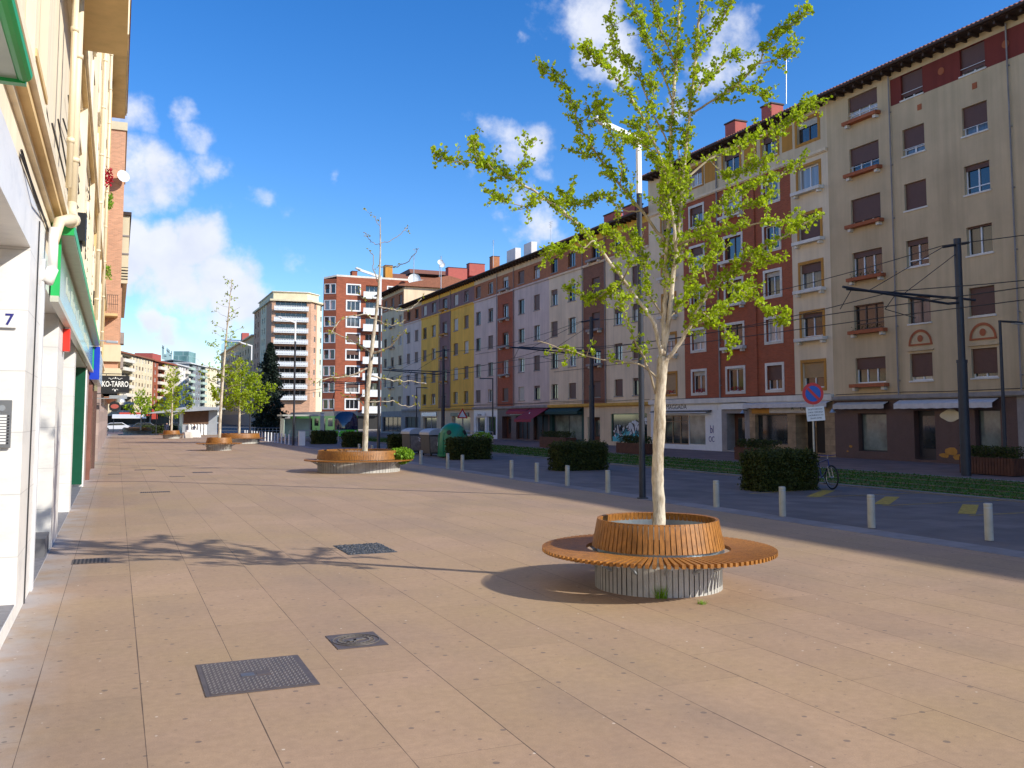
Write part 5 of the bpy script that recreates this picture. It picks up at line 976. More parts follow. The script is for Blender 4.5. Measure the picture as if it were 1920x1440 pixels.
def on_ground(x, y): d = ray(x, y); return Vector((0, 0, CH))+d*(-CH/d.z)
for lab, pa, pb, h, n, s_ in (('nearest clipped box hedge beside the parked bicycle', (1429, 923), (1531, 917), 1.02, 14000, .055), ('clipped hedge second from the right, seen left of the big tree', (1049, 884), (1138, 880), 1.0, 9000, .06),
  ('clipped hedge in front of the green bottle bank', (848, 863), (920, 860), .98, 7000, .07), ('clipped hedge left of the waste containers', (735, 848), (764, 847), .95, 4000, .08),
  ('clipped hedge just right of the second lamp post', (648, 839), (682, 838), .93, 4000, .09), ('furthest clipped hedge, in front of the tram', (588, 833), (630, 832), .93, 3000, .1)):
    g0, g1 = on_ground(*pa), on_ground(*pb); y0 = (g0.y+g1.y)/2; g0 = on_y(pa[0], pa[1], y0); g1 = on_y(pb[0], pb[1], y0); hedge(lab, g0.x, g1.x, y0, y0+.9, h, n, size=s_)
def planter_box(label, x0, x1, y0, y1, h=.62, hh=.38, trel=False):
    P = thing('planter_box', label, 'planter', ((x0+x1)/2, y0, 0), 'wooden planters along the shop fronts'); mb = MB(); mb.box(x0+.03, x1-.03, y0+.03, y1-.03, .05, h-.02, 'rust_wood')
    k = int((x1-x0)/.12)
    for i in range(k): a = x0+(x1-x0)*i/k; mb.box(a+.012, a+(x1-x0)/k-.012, y0-.004, y0+.03, .03, h, 'rust_wood')
    k = int((y1-y0)/.12)
    for i in range(k): a = y0+(y1-y0)*i/k; mb.box(x0-.004, x0+.03, a+.012, a+(y1-y0)/k-.012, .03, h, 'rust_wood')
    mb.build('box', P); mb = MB(); rr_ = random.Random(int(y0))
    for _ in range(1800): leaf(mb, Vector((rr_.uniform(x0+.03, x1-.03), rr_.uniform(y0+.03, y1-.03), h+rr_.uniform(0, hh))), .07*rr_.uniform(.6, 1.3), rr_, 'hedge_leaf')
    mb.build('plants', P)
    return P
planter_box('long wooden planter in front of the brown granite shop at the right edge', 28.3, 29.1, 22.3, 24.5); planter_box('wooden planter behind the nearest hedge', 27.4, 28.2, 34.0, 36.6); planter_box('wooden planter in front of the graffitied shop window', 26.6, 27.4, 43.6, 46.6); planter_box('wooden planter with trellis in front of the bar with crimson awnings', 26.8, 27.6, 53.5, 57.5, .75)
# ================================================================== street furniture
def lamp_post(label, x, y, H=9.25, arm=(-1.15, .0, .32), hw=2.05):
    P = thing('lamp_post', label, 'street lamp', (x, y, 0), 'tall lamp posts along the pavement edge'); mb = MB(); mb.tube([(x, y, 0), (x, y, 1.4), (x, y, H-1.5)], [.085, .075, .07], 'pole_dark', 16); mb.tube([(x, y, 0), (x, y, .03)], .14, 'pole_dark', 16); mb.build('pole', P, smooth=False)
    mb = MB(); mb.box(x-.055, x+.055, y-.05, y+.05, H-1.5, H, 'pole_white'); mb.build('mast_head', P); mb = MB(); a = Vector((x, y, H-.07)); b = a+Vector(arm); d = (b-a)/2; mb.obox((a+b)/2, d, Vector((0, .05, 0)), d.cross(Vector((0, 1, 0))).normalized()*.06, 'pole_white'); mb.build('arm', P)
    mb = MB(); e = b+d*.12; mb.obox(b-d*.0+Vector((0, 0, .03)), d*.22, Vector((0, .11, 0)), d.cross(Vector((0, 1, 0))).normalized()*.035, 'pole_white'); mb.build('lamp_head', P); return P
l1 = lamp_post('tall lamp post behind the foreground tree, dark below and white at the top', 12.15, 19.98)
for i, (y, lab) in enumerate(((45.2, 'tall lamp post just right of the sparse second tree'), (69.3, 'tall lamp post in front of the tan tower, beside a white cabinet'), (93.5, 'tall lamp post furthest along the bollard row'))): copy_tree(l1, (12.15, y, 0), lab)
def road_lamp(label, x, y, H, sgn):
    P = thing('lamp_post', label, 'street lamp', (x, y, 0), 'shorter lamp posts by the far pavement'); mb = MB(); mb.tube([(x, y, 0), (x, y, H)], [.07, .05], 'pole_dark', 12); mb.build('pole', P); mb = MB(); mb.box(min(x, x+sgn*1.1)-.04, max(x, x+sgn*1.1)+.04, y-.04, y+.04, H-.04, H+.03, 'pole_dark'); mb.build('arm', P); mb = MB(); mb.box(min(x+sgn*.7, x+sgn*1.3), max(x+sgn*.7, x+sgn*1.3), y-.1, y+.1, H-.07, H-.04, 'zinc'); mb.build('lamp_head', P); return P
road_lamp('short lamp post at the right edge of the photo', 29.2, 23.3, 5.5, 1); road_lamp('short lamp post in front of the lilac and orange brick block', 28.6, 70.5, 5.3, -1); road_lamp('short lamp post in front of the yellow block', 28.6, 91.5, 5.2, 1)
def tram_pole(label, x, y, H=8.4, L=5.8, zarm=6.25):
    P = thing('tram_pole', label, 'tram pole', (x, y, 0), 'overhead line poles of the tramway'); mb = MB(); mb.tube([(x, y, 0), (x, y, 4.0)], .17, 'pole_dark', 16); mb.tube([(x, y, 4.0), (x, y, H)], .125, 'pole_dark', 16); mb.tube([(x, y, 3.95), (x, y, 4.06)], .185, 'pole_dark', 16); mb.build('pole', P)
    mb = MB(); mb.tube([(x+.6, y-.15, zarm-.05), (x, y, zarm), (x-L+1.0, y+.4, zarm+.12)], .045, 'pole_dark', 8); mb.tube([(x, y, zarm-.15), (x-.8, y-.2, zarm-.25), (x-L, y-.5, zarm+.02)], .045, 'pole_dark', 8); mb.tube([(x-.7, y, H-.35), (x+.55, y, H-.1)], .05, 'pole_dark', 8); mb.build('arm', P)
    mb = MB()
    for a, b in (((x, y, H-.5), (x-2.6, y, zarm+.05)), ((x-.7, y, H-.35), (x-4.2, y, zarm+.05)), ((x-3.0, y, zarm), (x-3.2, y+.3, zarm-.5)), ((x-3.2, y+.3, zarm-.5), (x-1.8, y+.3, zarm-.75)), ((x-L+.8, y, zarm), (x-L+.6, y+.3, zarm-.6))): mb.tube([a, b], .014, 'wire', 5)
    mb.build('stay_wire', P); return P
tp1 = tram_pole('thick dark tram pole with long arms near the right edge', 27.4, 23.44)
for y, lab in ((51.0, 'tram pole standing before the dark brick strip of the cream block'), (79.6, 'tram pole before the purple strip of the yellow block'), (108.0, 'furthest tram pole, seen over the tram')): copy_tree(tp1, (27.4, y, 0), lab)
ys = [-5, 23.44, 51.0, 79.6, 108.0, 140]
for x, z, lab in ((24.4, 5.5, 'contact wire over the near track'), (22.0, 5.5, 'contact wire over the far side of the grass strip'), (24.4, 6.35, 'carrier wire sagging between the tram poles'), (26.7, 8.1, 'thin feeder wire strung between the tops of the tram poles')):
    mb = MB(); pts = []
    for a, b in zip(ys, ys[1:]):
        for k in range(8): t = k/8; pts.append((x, a+(b-a)*t, z-(.55 if z > 6 else .05)*4*t*(1-t)))
    mb.tube(pts, .016, 'wire', 5); tag(mb.build('overhead_wire', loc=(x, 0, z)), lab, 'wire', 'overhead wires of the tramway')
b0 = thing('bollard', '', 'bollard', (13.28, 10.95, 0), 'round grey bollards between pavement and road'); mb = MB(); x, y = 13.28, 10.95
mb.lathe([(.068, 0), (.068, .585), (.064, .6), (.05, .607), (0, .608)], 'bollard_grey', (x, y, 0), 20); mb.build('post', b0, smooth=False); mb = MB(); mb.lathe([(.0685, .52), (.0685, .545)], 'zinc', (x, y, 0), 20); mb.build('band', b0)
bl = [(1855, 1013), (1645, 989), (1474, 968), (1348, 951), (1140, 924), (1066, 911), (1002, 904), (947, 897), (855, 883), (818, 879), (785, 871)]
labs = ['nearest bollard, at the right edge of the photo', 'second bollard from the right edge', 'bollard in front of the nearest hedge, third from the right', 'bollard just right of the foreground tree bench', 'bollard just left of the tall lamp post and the big tree', 'second bollard left of the tall lamp post', 'third bollard left of the tall lamp post', 'fourth bollard left of the tall lamp post, after a wide gap in the row', 'bollard before the hedge of the green bottle bank', 'bollard before the right hand waste container', 'bollard before the left hand waste container']
for i, ((bx, by), lb) in enumerate(zip(bl, labs)):
    d = ray(bx, by); g = Vector((0, 0, CH))+d*(-CH/d.z); gy = g.y
    if i == 0: b0['label'] = lb; b0.location = (g.x, gy, 0)
    else: copy_tree(b0, (12.25+max(0, (g.x-12.25)*.8), gy, 0), lb)
fb = [(12.3, 38.6), (12.3, 41.6), (12.3, 47.0), (12.3, 49.8)]
for i, (fx, fy) in enumerate(fb): copy_tree(b0, (fx, fy, 0), ['bollard half hidden behind the bush of the wide planter', 'bollard seen between the wide planter and the waste containers', 'bollard seen just right of the sparse tree trunk', 'bollard right behind the sparse tree trunk'][i])
white = thing('bollard', '', 'bollard', (12.2, 71.5, 0), 'thin pale bollards of the far row'); mb = MB(); mb.lathe([(.06, 0), (.06, .78), (.05, .8), (0, .8)], 'pole_white', (12.2, 71.5, 0), 12); mb.build('post', white)
for i in range(16):
    lb = 'pale bollard number %d of the close far row, counted from the white cabinet' % (i+1)
    lb = ['first', 'second', 'third', 'fourth', 'fifth', 'sixth', 'seventh', 'eighth', 'ninth', 'tenth', 'eleventh', 'twelfth', 'thirteenth', 'fourteenth', 'fifteenth', 'sixteenth'][i]+' thin pale bollard of the far row, counted away from the white cabinet'
    if i == 0: white['label'] = lb
    else: copy_tree(white, (12.2, 71.5+i*1.75, 0), lb)
cb = thing('service_cabinet', 'narrow white service cabinet beside the third tall lamp post', 'cabinet', (12.55, 68.6, 0)); mb = MB(); mb.box(12.4, 12.85, 68.4, 68.7, 0, 1.05, 'white_paint'); mb.box(12.38, 12.87, 68.38, 68.72, 1.05, 1.09, 'zinc'); mb.build('body', cb)
# covers and gratings
def cover(name, label, x0, x1, y0, y1, m, kind, cat):
    c = thing(name, label, cat, ((x0+x1)/2, (y0+y1)/2, 0)); mb = MB(); mb.box(x0, x1, y0, y1, -.01, .006, 'iron_cover' if m != 'gravel' else 'gravel'); mb.build('frame', c); mb = MB(); i = .035
    if kind == 'tread':
        mb.box(x0+i, x1-i, y0+i, y1-i, .006, .0075, 'iron_cover'); n = int((x1-x0-2*i)/.032)
        for a in range(n):
            for b in range(int((y1-y0-2*i)/.032)):
                px_, py_ = x0+i+.016+a*.032, y0+i+.016+b*.032
                if abs(px_-(x0+x1)/2) < .12 and abs(py_-(y0+y1)/2) < .07: continue
                s_ = .013 if (a+b) % 2 else -.013; mb.add([(px_-.011, py_-s_*.9, .0115), (px_-.006, py_-s_-.003, .0115), (px_+.011, py_+s_*.9, .0115), (px_+.006, py_+s_+.003, .0115)], [(0, 1, 2, 3)], 'iron_rib')
        mb.box((x0+x1)/2-.11, (x0+x1)/2-.01, (y0+y1)/2-.05, (y0+y1)/2+.05, .0076, .01, 'rail_steel'); mb.box((x0+x1)/2+.01, (x0+x1)/2+.11, (y0+y1)/2-.05, (y0+y1)/2+.05, .0076, .01, 'iron_cover')
    elif kind == 'round':
        cx, cy = (x0+x1)/2, (y0+y1)/2
        for R in (.21, .165, .12): mb.lathe([(R-.006, .0062), (R-.006, .012), (R+.004, .012), (R+.004, .0062)], 'iron_dim', (cx, cy, 0), 40)
        for a in range(24): t = a*pi/12; mb.tube([(cx+.125*cos(t), cy+.125*sin(t), .008), (cx+.16*cos(t), cy+.16*sin(t), .008)], .004, 'iron_dim', 4)
        mb.obox((cx, cy, .01), Vector((.08, .03, 0)), Vector((-.01, .02, 0)), Vector((0, 0, .003)), 'iron_dim'); mb.obox((cx-.02, cy-.03, .01), Vector((.01, .05, 0)), Vector((.012, 0, 0)), Vector((0, 0, .003)), 'iron_dim')
    elif kind == 'slots':
        n = int((x1-x0)/.05)
        for a in range(n): mb.box(x0+.02+a*.05, x0+.045+a*.05, y0+.03, y1-.03, .0062, .009, 'shop_dark')
    elif kind == 'gravel':
        rr_ = random.Random(4)
        for _ in range(900): p_ = Vector((rr_.uniform(x0+.02, x1-.02), rr_.uniform(y0+.02, y1-.02), .006)); s_ = rr_.uniform(.008, .022); mb.lathe([(s_, 0), (s_*.7, s_*.6), (0, s_*.8)], 'gravel' if rr_.random() < .8 else 'slate', p_, 5)
    mb.build('lid', c); return c
cover('manhole_cover', 'large rectangular chequered iron cover with two lifting plates, nearest the camera', .655, 1.475, 7.08, 8.02, 'iron_cover', 'tread', 'manhole cover')
cover('manhole_cover', 'smaller square iron cover with a round ringed lid', 1.83, 2.28, 8.06, 8.6, 'iron_cover', 'round', 'manhole cover')
cover('gravel_pit', 'flat bed of dark gravel flush with the paving, in the tree shadow', 3.2, 3.94, 13.5, 14.56, 'gravel', 'gravel', 'gravel bed')
for i, (x0, y0, w, h, lb) in enumerate(((-.5, 14.1, .48, .5, 'drain grating in the tree shadow near the marble wall'), (.66, 26.8, .76, .32, 'long drain grating, nearest of the far gratings'), (2.66, 35.8, .7, .5, 'drain grating to the right in mid distance'), (.72, 38.5, .76, .4, 'drain grating straight behind the long one'), (1.75, 33.8, .5, .22, 'smallest grating, between the long one and the right hand one'), (-.2, 36, .45, .3, 'grating close to the left wall in mid distance'))):
    cover('drain_grating', lb, x0, x0+w, y0, y0+h, 'iron_cover', 'slots', 'drain grating')
gp = thing('weed_tuft', 'green weed tuft growing against the drum of the foreground bench', 'weed', (5.62, 8.88, 0)); mb = MB(); r = random.Random(4)
for cx, cy, n, h in ((5.64, 8.9, 60, .17), ):
    for _ in range(n): a = r.uniform(0, 2*pi); q = r.random()*.07; x, y = cx+q*cos(a), cy+q*sin(a); b = Vector((r.gauss(0, .03), r.gauss(0, .03), h*r.uniform(.5, 1))); mb.add([(x-.004, y, 0), (x+.004, y, 0), (x+b.x, y+b.y, b.z)], [(0, 1, 2)], 'bush_leaf')
mb.build('blades', gp)
gp = thing('weed_tuft', 'small weed tuft in a paving joint right of the foreground bench', 'weed', (6.3, 8.45, 0)); mb = MB(); d = ray(1315, 1133); g = Vector((0, 0, CH))+d*(-CH/d.z)
for _ in range(40): a = r.uniform(0, 2*pi); q = r.random()*.05; x, y = g.x+q*cos(a), g.y+q*sin(a); mb.add([(x-.004, y, 0), (x+.004, y, 0), (x+r.gauss(0, .03), y+r.gauss(0, .03), r.uniform(.02, .06))], [(0, 1, 2)], 'bush_leaf')
mb.build('blades', gp)
# ---- waste containers, bottle bank
def container(label, x, y):
    C_ = thing('waste_container', label, 'waste container', (x, y, 0), 'wheeled waste containers'); w, d, h = .8, .62, 1.2     # long side across the street line, front towards the camera
    mb = MB(); a = [(x-w, y-d, .15), (x+w, y-d, .15), (x+w, y+d, .15), (x-w, y+d, .15)]; b = [(x-w-.06, y-d-.05, h), (x+w+.06, y-d-.05, h), (x+w+.06, y+d+.05, h), (x-w-.06, y+d+.05, h)]
    mb.add(a+b, [(3, 2, 1, 0), (1, 2, 6, 5), (2, 3, 7, 6), (3, 0, 4, 7)], 'bin_grey'); mb.add(a+b, [(0, 1, 5, 4)], 'bin_grey'); mb.box(x-w+.05, x+w-.05, y-d-.07, y-d-.01, .22, h-.12, 'bin_grey')
    for k in range(5): mb.box(x-w+.1+k*.36, x-w+.16+k*.36, y-d-.1, y-d-.07, .22, h-.15, 'bin_grey')
    mb.build('body', C_, bevel=.02)
    mb = MB(); prof = [(y-d-.1, h), (y-d-.06, h+.12), (y-d*.4, h+.3), (y+d*.4, h+.34), (y+d+.08, h+.1), (y+d+.08, h)]
    mb.prism([(x-w-.1, yy, zz) for yy, zz in prof], (2*w+.2, 0, 0), 'bin_lid'); mb.build('lid', C_, bevel=.015)
    mb = MB(); k = 12; mb.add([(x-w-.062, y-d+2*d*i/k, h*.62+.06*sin(i)) for i in range(k+1)]+[(x-w-.062, y-d+2*d*i/k, h*.62+.12+.05*cos(i*2)) for i in range(k+1)], [(i, i+1, k+2+i, k+1+i) for i in range(2, k-2)], 'flower_red'); mb.tube([(x-w-.07, y-.2, .8), (x-w-.07, y, .95), (x-w-.07, y+.15, .75), (x-w-.07, y-.05, .6)], .025, 'text_white', 5); mb.build('graffiti', C_)
    for i, (wx, wy) in enumerate(((x-w+.1, y-d+.1), (x+w-.1, y-d+.1), (x-w+.1, y+d-.1), (x+w-.1, y+d-.1))): mb = MB(); mb.tube([(wx-.03, wy, .09), (wx+.03, wy, .09)], .09, 'rubber', 14); mb.build('wheel', C_)
    return C_
def container2(label, x, y):               # near end faces the camera: gable end grey-brown, lid curving over
    C_ = thing('waste_container', label, 'waste container', (x, y, 0), 'wheeled waste containers'); W_, Dp, h = .52, .78, 1.1
    mb = MB(); fr = [(x-W_, .12), (x-W_-.05, h), (x+W_+.05, h), (x+W_, .12)]
    mb.prism([(px_, y-Dp, z) for px_, z in fr], (0, 2*Dp, 0), 'bin_grey'); mb.build('body', C_, bevel=.02)
    mb = MB(); mb.prism([(x-W_+.04, y-Dp-.03, .2), (x-W_, y-Dp-.03, h-.06), (x+W_, y-Dp-.03, h-.06), (x+W_-.04, y-Dp-.03, .2)], (0, .032, 0), 'bin_face'); mb.build('end_panel', C_, bevel=.01)
    mb = MB(); n = 10; arc = [(x-(W_+.1)*cos(pi*i/n), h+.02+.34*sin(pi*i/n)**.8) for i in range(n+1)]; mb.prism([(ax_, y-Dp-.08, z) for ax_, z in arc], (0, 2*Dp+.16, 0), 'bin_lid'); mb.build('lid', C_, smooth=False)
    q = random.Random(int(y*3)); mb = MB(); ps = [(x-.15+.3*q.random(), y-Dp-.045, .45+.5*q.random()) for _ in range(7)]; mb.tube(smooth_path(ps, 3), .02, 'text_white', 5); mb.tube(smooth_path([(a+.03, b-.005, c-.05) for a, b, c in ps[:5]], 3), .018, 'flower_red', 5); mb.build('graffiti', C_)
    for wx in (x-W_+.1, x+W_-.1):
        for wy in (y-Dp+.1, y+Dp-.1): mb = MB(); mb.tube([(wx-.03, wy, .08), (wx+.03, wy, .08)], .08, 'rubber', 12); mb.build('wheel', C_)
    return C_
container2('left hand grey waste container with a domed pale lid and scrawled end', 15.75, 50.6); container2('right hand grey waste container with a domed pale lid, next to the green bottle bank', 15.85, 47.4)
G_ = thing('bottle_bank', 'green dome shaped bottle bank behind a clipped hedge', 'bottle bank', (16.0, 44.9, 0)); mb = MB(); mb.lathe([(.0, .04), (.74, .04), (.76, .1), (.76, .95), (.74, 1.0), (.7, 1.25), (.58, 1.5), (.4, 1.66), (.2, 1.75), (0, 1.77)], 'bottle_green', (16.0, 44.9, 0), 28)
mb.build('body', G_, smooth=True); mb = MB()
for t in range(12): a = t*pi/6; mb.tube([(16+.765*cos(a), 44.9+.765*sin(a), .1), (16+.765*cos(a), 44.9+.765*sin(a), .95), (16+.71*cos(a), 44.9+.71*sin(a), 1.25)], .025, 'bottle_green', 6)
mb.lathe([(.79, .08), (.79, .16), (.75, .16)], 'bottle_green', (16, 44.9, 0), 28); mb.build('rib', G_)
for a in (-2.2, -.9, .6, 2.2): mb = MB(); c = Vector((16+.68*cos(a), 44.9+.68*sin(a), 1.28)); e = Vector((cos(a), sin(a), .4)).normalized(); mb.tube([c-e*.05, c+e*.05], .12, 'shop_dark', 16); mb.build('bottle_opening', G_)
bush('potted_plant', 'bright green potted plant behind the hedge, right of the bottle bank', (18.6, 47.5, .9), (.6, .6, .35), 700, .1, 'bush_leaf', 'plant')
# ---- signs
s = thing('road_sign', 'round no parking sign, blue with a red rim, on a post behind the nearest hedge', 'road sign', (18.42, 20.6, 0)); y = 20.6; cx, cz = 18.13, 2.72
mb = MB(); mb.tube([(18.2, y+.04, 0), (18.2, y+.04, 3.0)], .03, 'steel', 10); mb.build('post', s)
SG = Vector((-.35, -1, 0)).normalized(); SR = Vector((1, -.35, 0)).normalized(); c = Vector((18.16, y-.02, 2.70))
def disc(mb, R, d, m, k=32): mb.prism([c+SR*(R*cos(2*pi*i/k))+Vector((0, 0, R*sin(2*pi*i/k)))+SG*d for i in range(k)], SG*.008, m)
mb = MB(); disc(mb, .31, 0, 'sign_red'); mb.build('rim', s); mb = MB(); disc(mb, .225, .0095, 'sign_blue'); mb.build('face', s); mb = MB(); d = SR*.155-Vector((0, 0, .155)); mb.obox(c+SG*.021, d, (SR*.03+Vector((0, 0, .03)))*.9, SG*.004, 'sign_red'); mb.build('bar', s)
c2 = c+SR*.06+Vector((0, 0, -.57)); tl = Vector((0, 0, 1))*.995+SR*-.08; tr_ = SR*.995+Vector((0, 0, .07)); mb = MB(); mb.obox(c2+SG*.01, tr_*.265, SG*.008, tl*.2, 'plate_white'); mb.build('supplementary_plate', s, bevel=.004)
for i, t in enumerate(('EXCEPTO SERVICIOS', 'CARGA Y DESCARGA', 'LABORABLES 8 A 14 H', 'MAXIMO 30 MIN', '')):
    if t: text(t, c2+SG*.02+tl*(.13-.085*i), tr_, SG, .062, 'text_dark', s, ext=.001, sx=.72)
s = thing('road_sign', 'triangular red and white warning sign in front of the yellow block', 'road sign', (26.6, 79, 0)); p = on_y(867, 778, 79); mb = MB(); mb.tube([(p.x, 79.05, 0), (p.x, 79.05, p.z+.5)], .04, 'steel', 8); mb.build('post', s)
for R, d, m, nm in ((.62, 0, 'sign_red', 'rim'), (.4, .012, 'plate_white', 'face')): mb = MB(); mb.prism([Vector((p.x, 79, p.z))+Vector((R*sin(2*pi*i/3), 0, R*cos(2*pi*i/3)))+Vector((0, -d, 0)) for i in range(3)], (0, -.01, 0), m); mb.build(nm, s)
# ---- bicycle locked to the sign post
bk = thing('bicycle', 'dark blue bicycle parked nearly end on at the right side of the nearest hedge', 'bicycle', (18.75, 20.6, 0)); rz = radians(62); ex, ey = Vector((cos(rz), sin(rz), 0))*-1, Vector((-sin(rz), cos(rz), 0)); O = Vector((18.7, 20.9, 0)); fwd = Vector((-.2, -.98, 0)).normalized(); side = Vector((.98, -.2, 0))
def bp_(a, z, s_=0): return O+fwd*a+side*s_+Vector((0, 0, z))
def wheel(c_, nm):
    mb = MB(); k = 28; ring = [c_+fwd*(.32*cos(2*pi*i/k))+Vector((0, 0, .32*sin(2*pi*i/k))) for i in range(k+1)]; mb.tube(ring, .024, 'rubber', 6, cap=False); w = mb.build('wheel', bk); q = MB()
    q.tube([c_+fwd*(.295*cos(2*pi*i/k))+Vector((0, 0, .295*sin(2*pi*i/k))) for i in range(k+1)], .01, 'steel', 5, cap=False)
    for i in range(16): t = 2*pi*i/16; q.tube([c_, c_+fwd*(.29*cos(t))+Vector((0, 0, .29*sin(t)))], .002, 'steel', 3, cap=False)
    q.tube([c_-side*.04, c_+side*.04], .02, 'steel', 8); q.build('rim', w)
wheel(bp_(.52, .345), 'f'); wheel(bp_(-.5, .345), 'r')
mb = MB(); hd, ht, bb, st, ra = bp_(.4, .62), bp_(.33, .84), bp_(-.03, .3), bp_(-.2, .8), bp_(-.5, .345)
for a, b in ((hd, bb), (ht, bp_(-.17, .72)), (bb, st), (bb, ra), (bp_(-.17, .7), ra), (hd, ht)): mb.tube([a, b], .018, 'bike_blue', 8)
mb.build('frame', bk); mb = MB()
for s_ in (-.05, .05): mb.tube([bp_(.39, .64, s_), bp_(.52, .345, s_)], .014, 'steel', 6)
mb.tube([bp_(.39, .64, -.05), bp_(.39, .64, .05)], .014, 'steel', 6); mb.build('fork', bk)
mb = MB(); mb.tube([ht, bp_(.31, .93), bp_(.34, .95)], .014, 'steel', 6); mb.tube([bp_(.25, .96, -.3), bp_(.33, .95, -.1), bp_(.33, .95, .1), bp_(.25, .96, .3)], .013, 'bike_blue', 6); mb.build('handlebar', bk)
mb = MB(); mb.add([bp_(-.36, .9, -.08), bp_(-.36, .9, .08), bp_(-.08, .9, .02), bp_(-.08, .9, -.02), bp_(-.34, .84, 0), bp_(-.1, .86, 0)], [(0, 1, 2, 3), (0, 4, 1), (1, 4, 5, 2), (3, 5, 4, 0), (2, 5, 3)], 'rubber'); mb.tube([st, bp_(-.22, .87)], .013, 'steel', 6); mb.build('saddle', bk)
mb = MB(); mb.tube([bp_(-.03, .3, -.07), bp_(-.03, .3, .07)], .018, 'steel', 8); mb.tube([bp_(-.03, .3, .07), bp_(.06, .15, .07)], .01, 'steel', 6); mb.box(*sorted((bp_(.06, .15, .07).x-.03, bp_(.06, .15, .07).x+.05)), bp_(.06, .15, 0).y-.04, bp_(.06, .15, 0).y+.04, .14, .16, 'rubber'); mb.build('pedals', bk)
# ---- tram at its stop
tr_ = thing('tram', 'green and grey tram with a dark rounded windscreen waiting at the stop', 'tram', (21.2, 90, 0)); X0, X1, Y_, H_ = 20.0, 22.35, 90.6, 2.72
mb = MB(); mb.box(X0, X1, Y_+.6, Y_+26, .3, 1.0, 'tram_green'); mb.box(X0, X1, Y_+.6, Y_+26, 1.0, 2.25, 'tram_green'); mb.box(X0+.03, X1-.03, Y_+.6, Y_+26, 2.25, H_, 'tram_grey'); mb.build('body', tr_)
mb = MB(); n = 12; front = []
for i in range(n+1):
    z = .25+(H_-.25)*i/n; f = Y_+.05*(1-i/n)+.62*max(0, (z-1.0)/(H_-1.0))**2.2
    for j in range(9): a = -1+2*j/8; x = (X0+X1)/2+a*(X1-X0)/2; front.append((x, f+.35*a*a*abs(a)+.02, z))
mb.add(front, [(i*9+j, i*9+j+1, (i+1)*9+j+1, (i+1)*9+j) for i in range(3, n) for j in range(8)], 'tram_glass'); mb.add(front, [(i*9+j, i*9+j+1, (i+1)*9+j+1, (i+1)*9+j) for i in range(0, 3) for j in range(8)], 'tram_green'); mb.build('windscreen', tr_, smooth=True)
for k in range(7): y0 = Y_+1.4+k*3.5; mb = MB(); mb.box(X0-.012, X0+.01, y0, y0+(1.1 if k % 2 else 2.2), .65 if k % 2 else 1.2, 2.0, 'shop_glass'); mb.build('side_window' if k % 2 == 0 else 'door', tr_)
for x in (X0+.35, X1-.35): mb = MB(); mb.tube([(x, Y_-.02, .72), (x, Y_+.1, .72)], .1, 'text_white', 12); mb.build('headlight', tr_)
mb = MB(); mb.tube([(21.2, 97, H_), (21.2, 98, H_+1.1), (21.2, 96.6, H_+2.2)], .04, 'pole_dark', 6); mb.box(20.5, 21.9, 96.5, 96.7, H_+2.2, H_+2.26, 'pole_dark'); mb.build('pantograph', tr_)
st_ = thing('tram_shelter', 'glass tram shelter with frosted panels in front of the green tram', 'tram shelter', (15.5, 84, 0)); X0, X1 = 13.7, 16.5; mb = MB(); mb.box(X0-.2, 16.7, 82.6, 85.6, 2.2, 2.34, 'tram_grey'); mb.build('roof', st_)
for x in (X0, X0+1.3, X1-.2): mb = MB(); mb.box(x, x+.12, 84.9, 85.02, .2, 2.25, 'tram_grey'); mb.build('post', st_)
mb = MB(); mb.box(X0+.12, X1-.2, 84.93, 84.97, .35, 2.0, 'frost'); mb.box(X0, X0+.05, 83.0, 84.9, .35, 2.0, 'frost'); mb.build('glass_panel', st_); mb = MB(); mb.box(X0, X1, 82.4, 86.5, 0, .22, 'stone_grey'); mb.build('platform', st_)
mb = MB(); mb.box(16.9, 17.25, 82.9, 83.05, .2, 2.5, 'tram_grey'); mb.box(16.92, 17.23, 82.88, 82.9, 2.2, 2.4, 'far_white'); mb.build('information_totem', st_)
def railing(label, x0, x1, y0, y1):
    R_ = thing('railing', label, 'railing', (x0, y0, 0)); a, b = Vector((x0, y0, 0)), Vector((x1, y1, 0)); mb = MB(); k = 8
    for z in (.35, .65, .95): mb.tube([a+Vector((0, 0, z)), b+Vector((0, 0, z))], .025, 'steel', 6)
    mb.build('rail', R_); mb = MB()
    for i in range(k+1): p = a.lerp(b, i/k); mb.tube([p, p+Vector((0, 0, .95))], .025, 'steel', 6)
    mb.build('post', R_)
railing('steel railing at the foot of the dark conifer', 13.6, 16.6, 104, 103); railing('steel railing in front of the glass tram shelter', 14.0, 18.4, 81.6, 79.5); railing('steel railing by the far kerb, left of the waste containers', 26.8, 27.2, 66, 74)
# ---- pavilion, terrace things, person
kx0, kx1, ky = 8.9, 11.9, 118
pv = thing('pavilion', 'grey cafe pavilion with slatted brown front under a wide flat canopy', 'kiosk', (10, ky, 0)); mb = MB(); mb.box(7.4, 11.4, ky, ky+6, 0, 3.0, 'zinc'); mb.build('wall', pv); mb = MB(); mb.box(7.5, 10.4, ky-.06, ky-.003, 1.3, 3.0, 'slat_brown'); mb.build('slatted_panel', pv)
mb = MB(); mb.add([(3.4, ky-2, 2.55), (12.2, ky-2, 3.1), (12.2, ky+8, 3.1), (3.4, ky+8, 2.55), (4, ky-2, 2.75), (8, ky-2, 3.45), (12.2, ky-2, 3.3), (12.2, ky+8, 3.3), (8, ky+8, 3.45), (4, ky+8, 2.75)], [(0, 1, 2, 3), (0, 4, 5, 6, 1), (1, 6, 7, 2), (2, 7, 8, 9, 3), (3, 9, 4, 0), (4, 9, 8, 5), (5, 8, 7, 6)], 'zinc'); mb.build('canopy', pv)
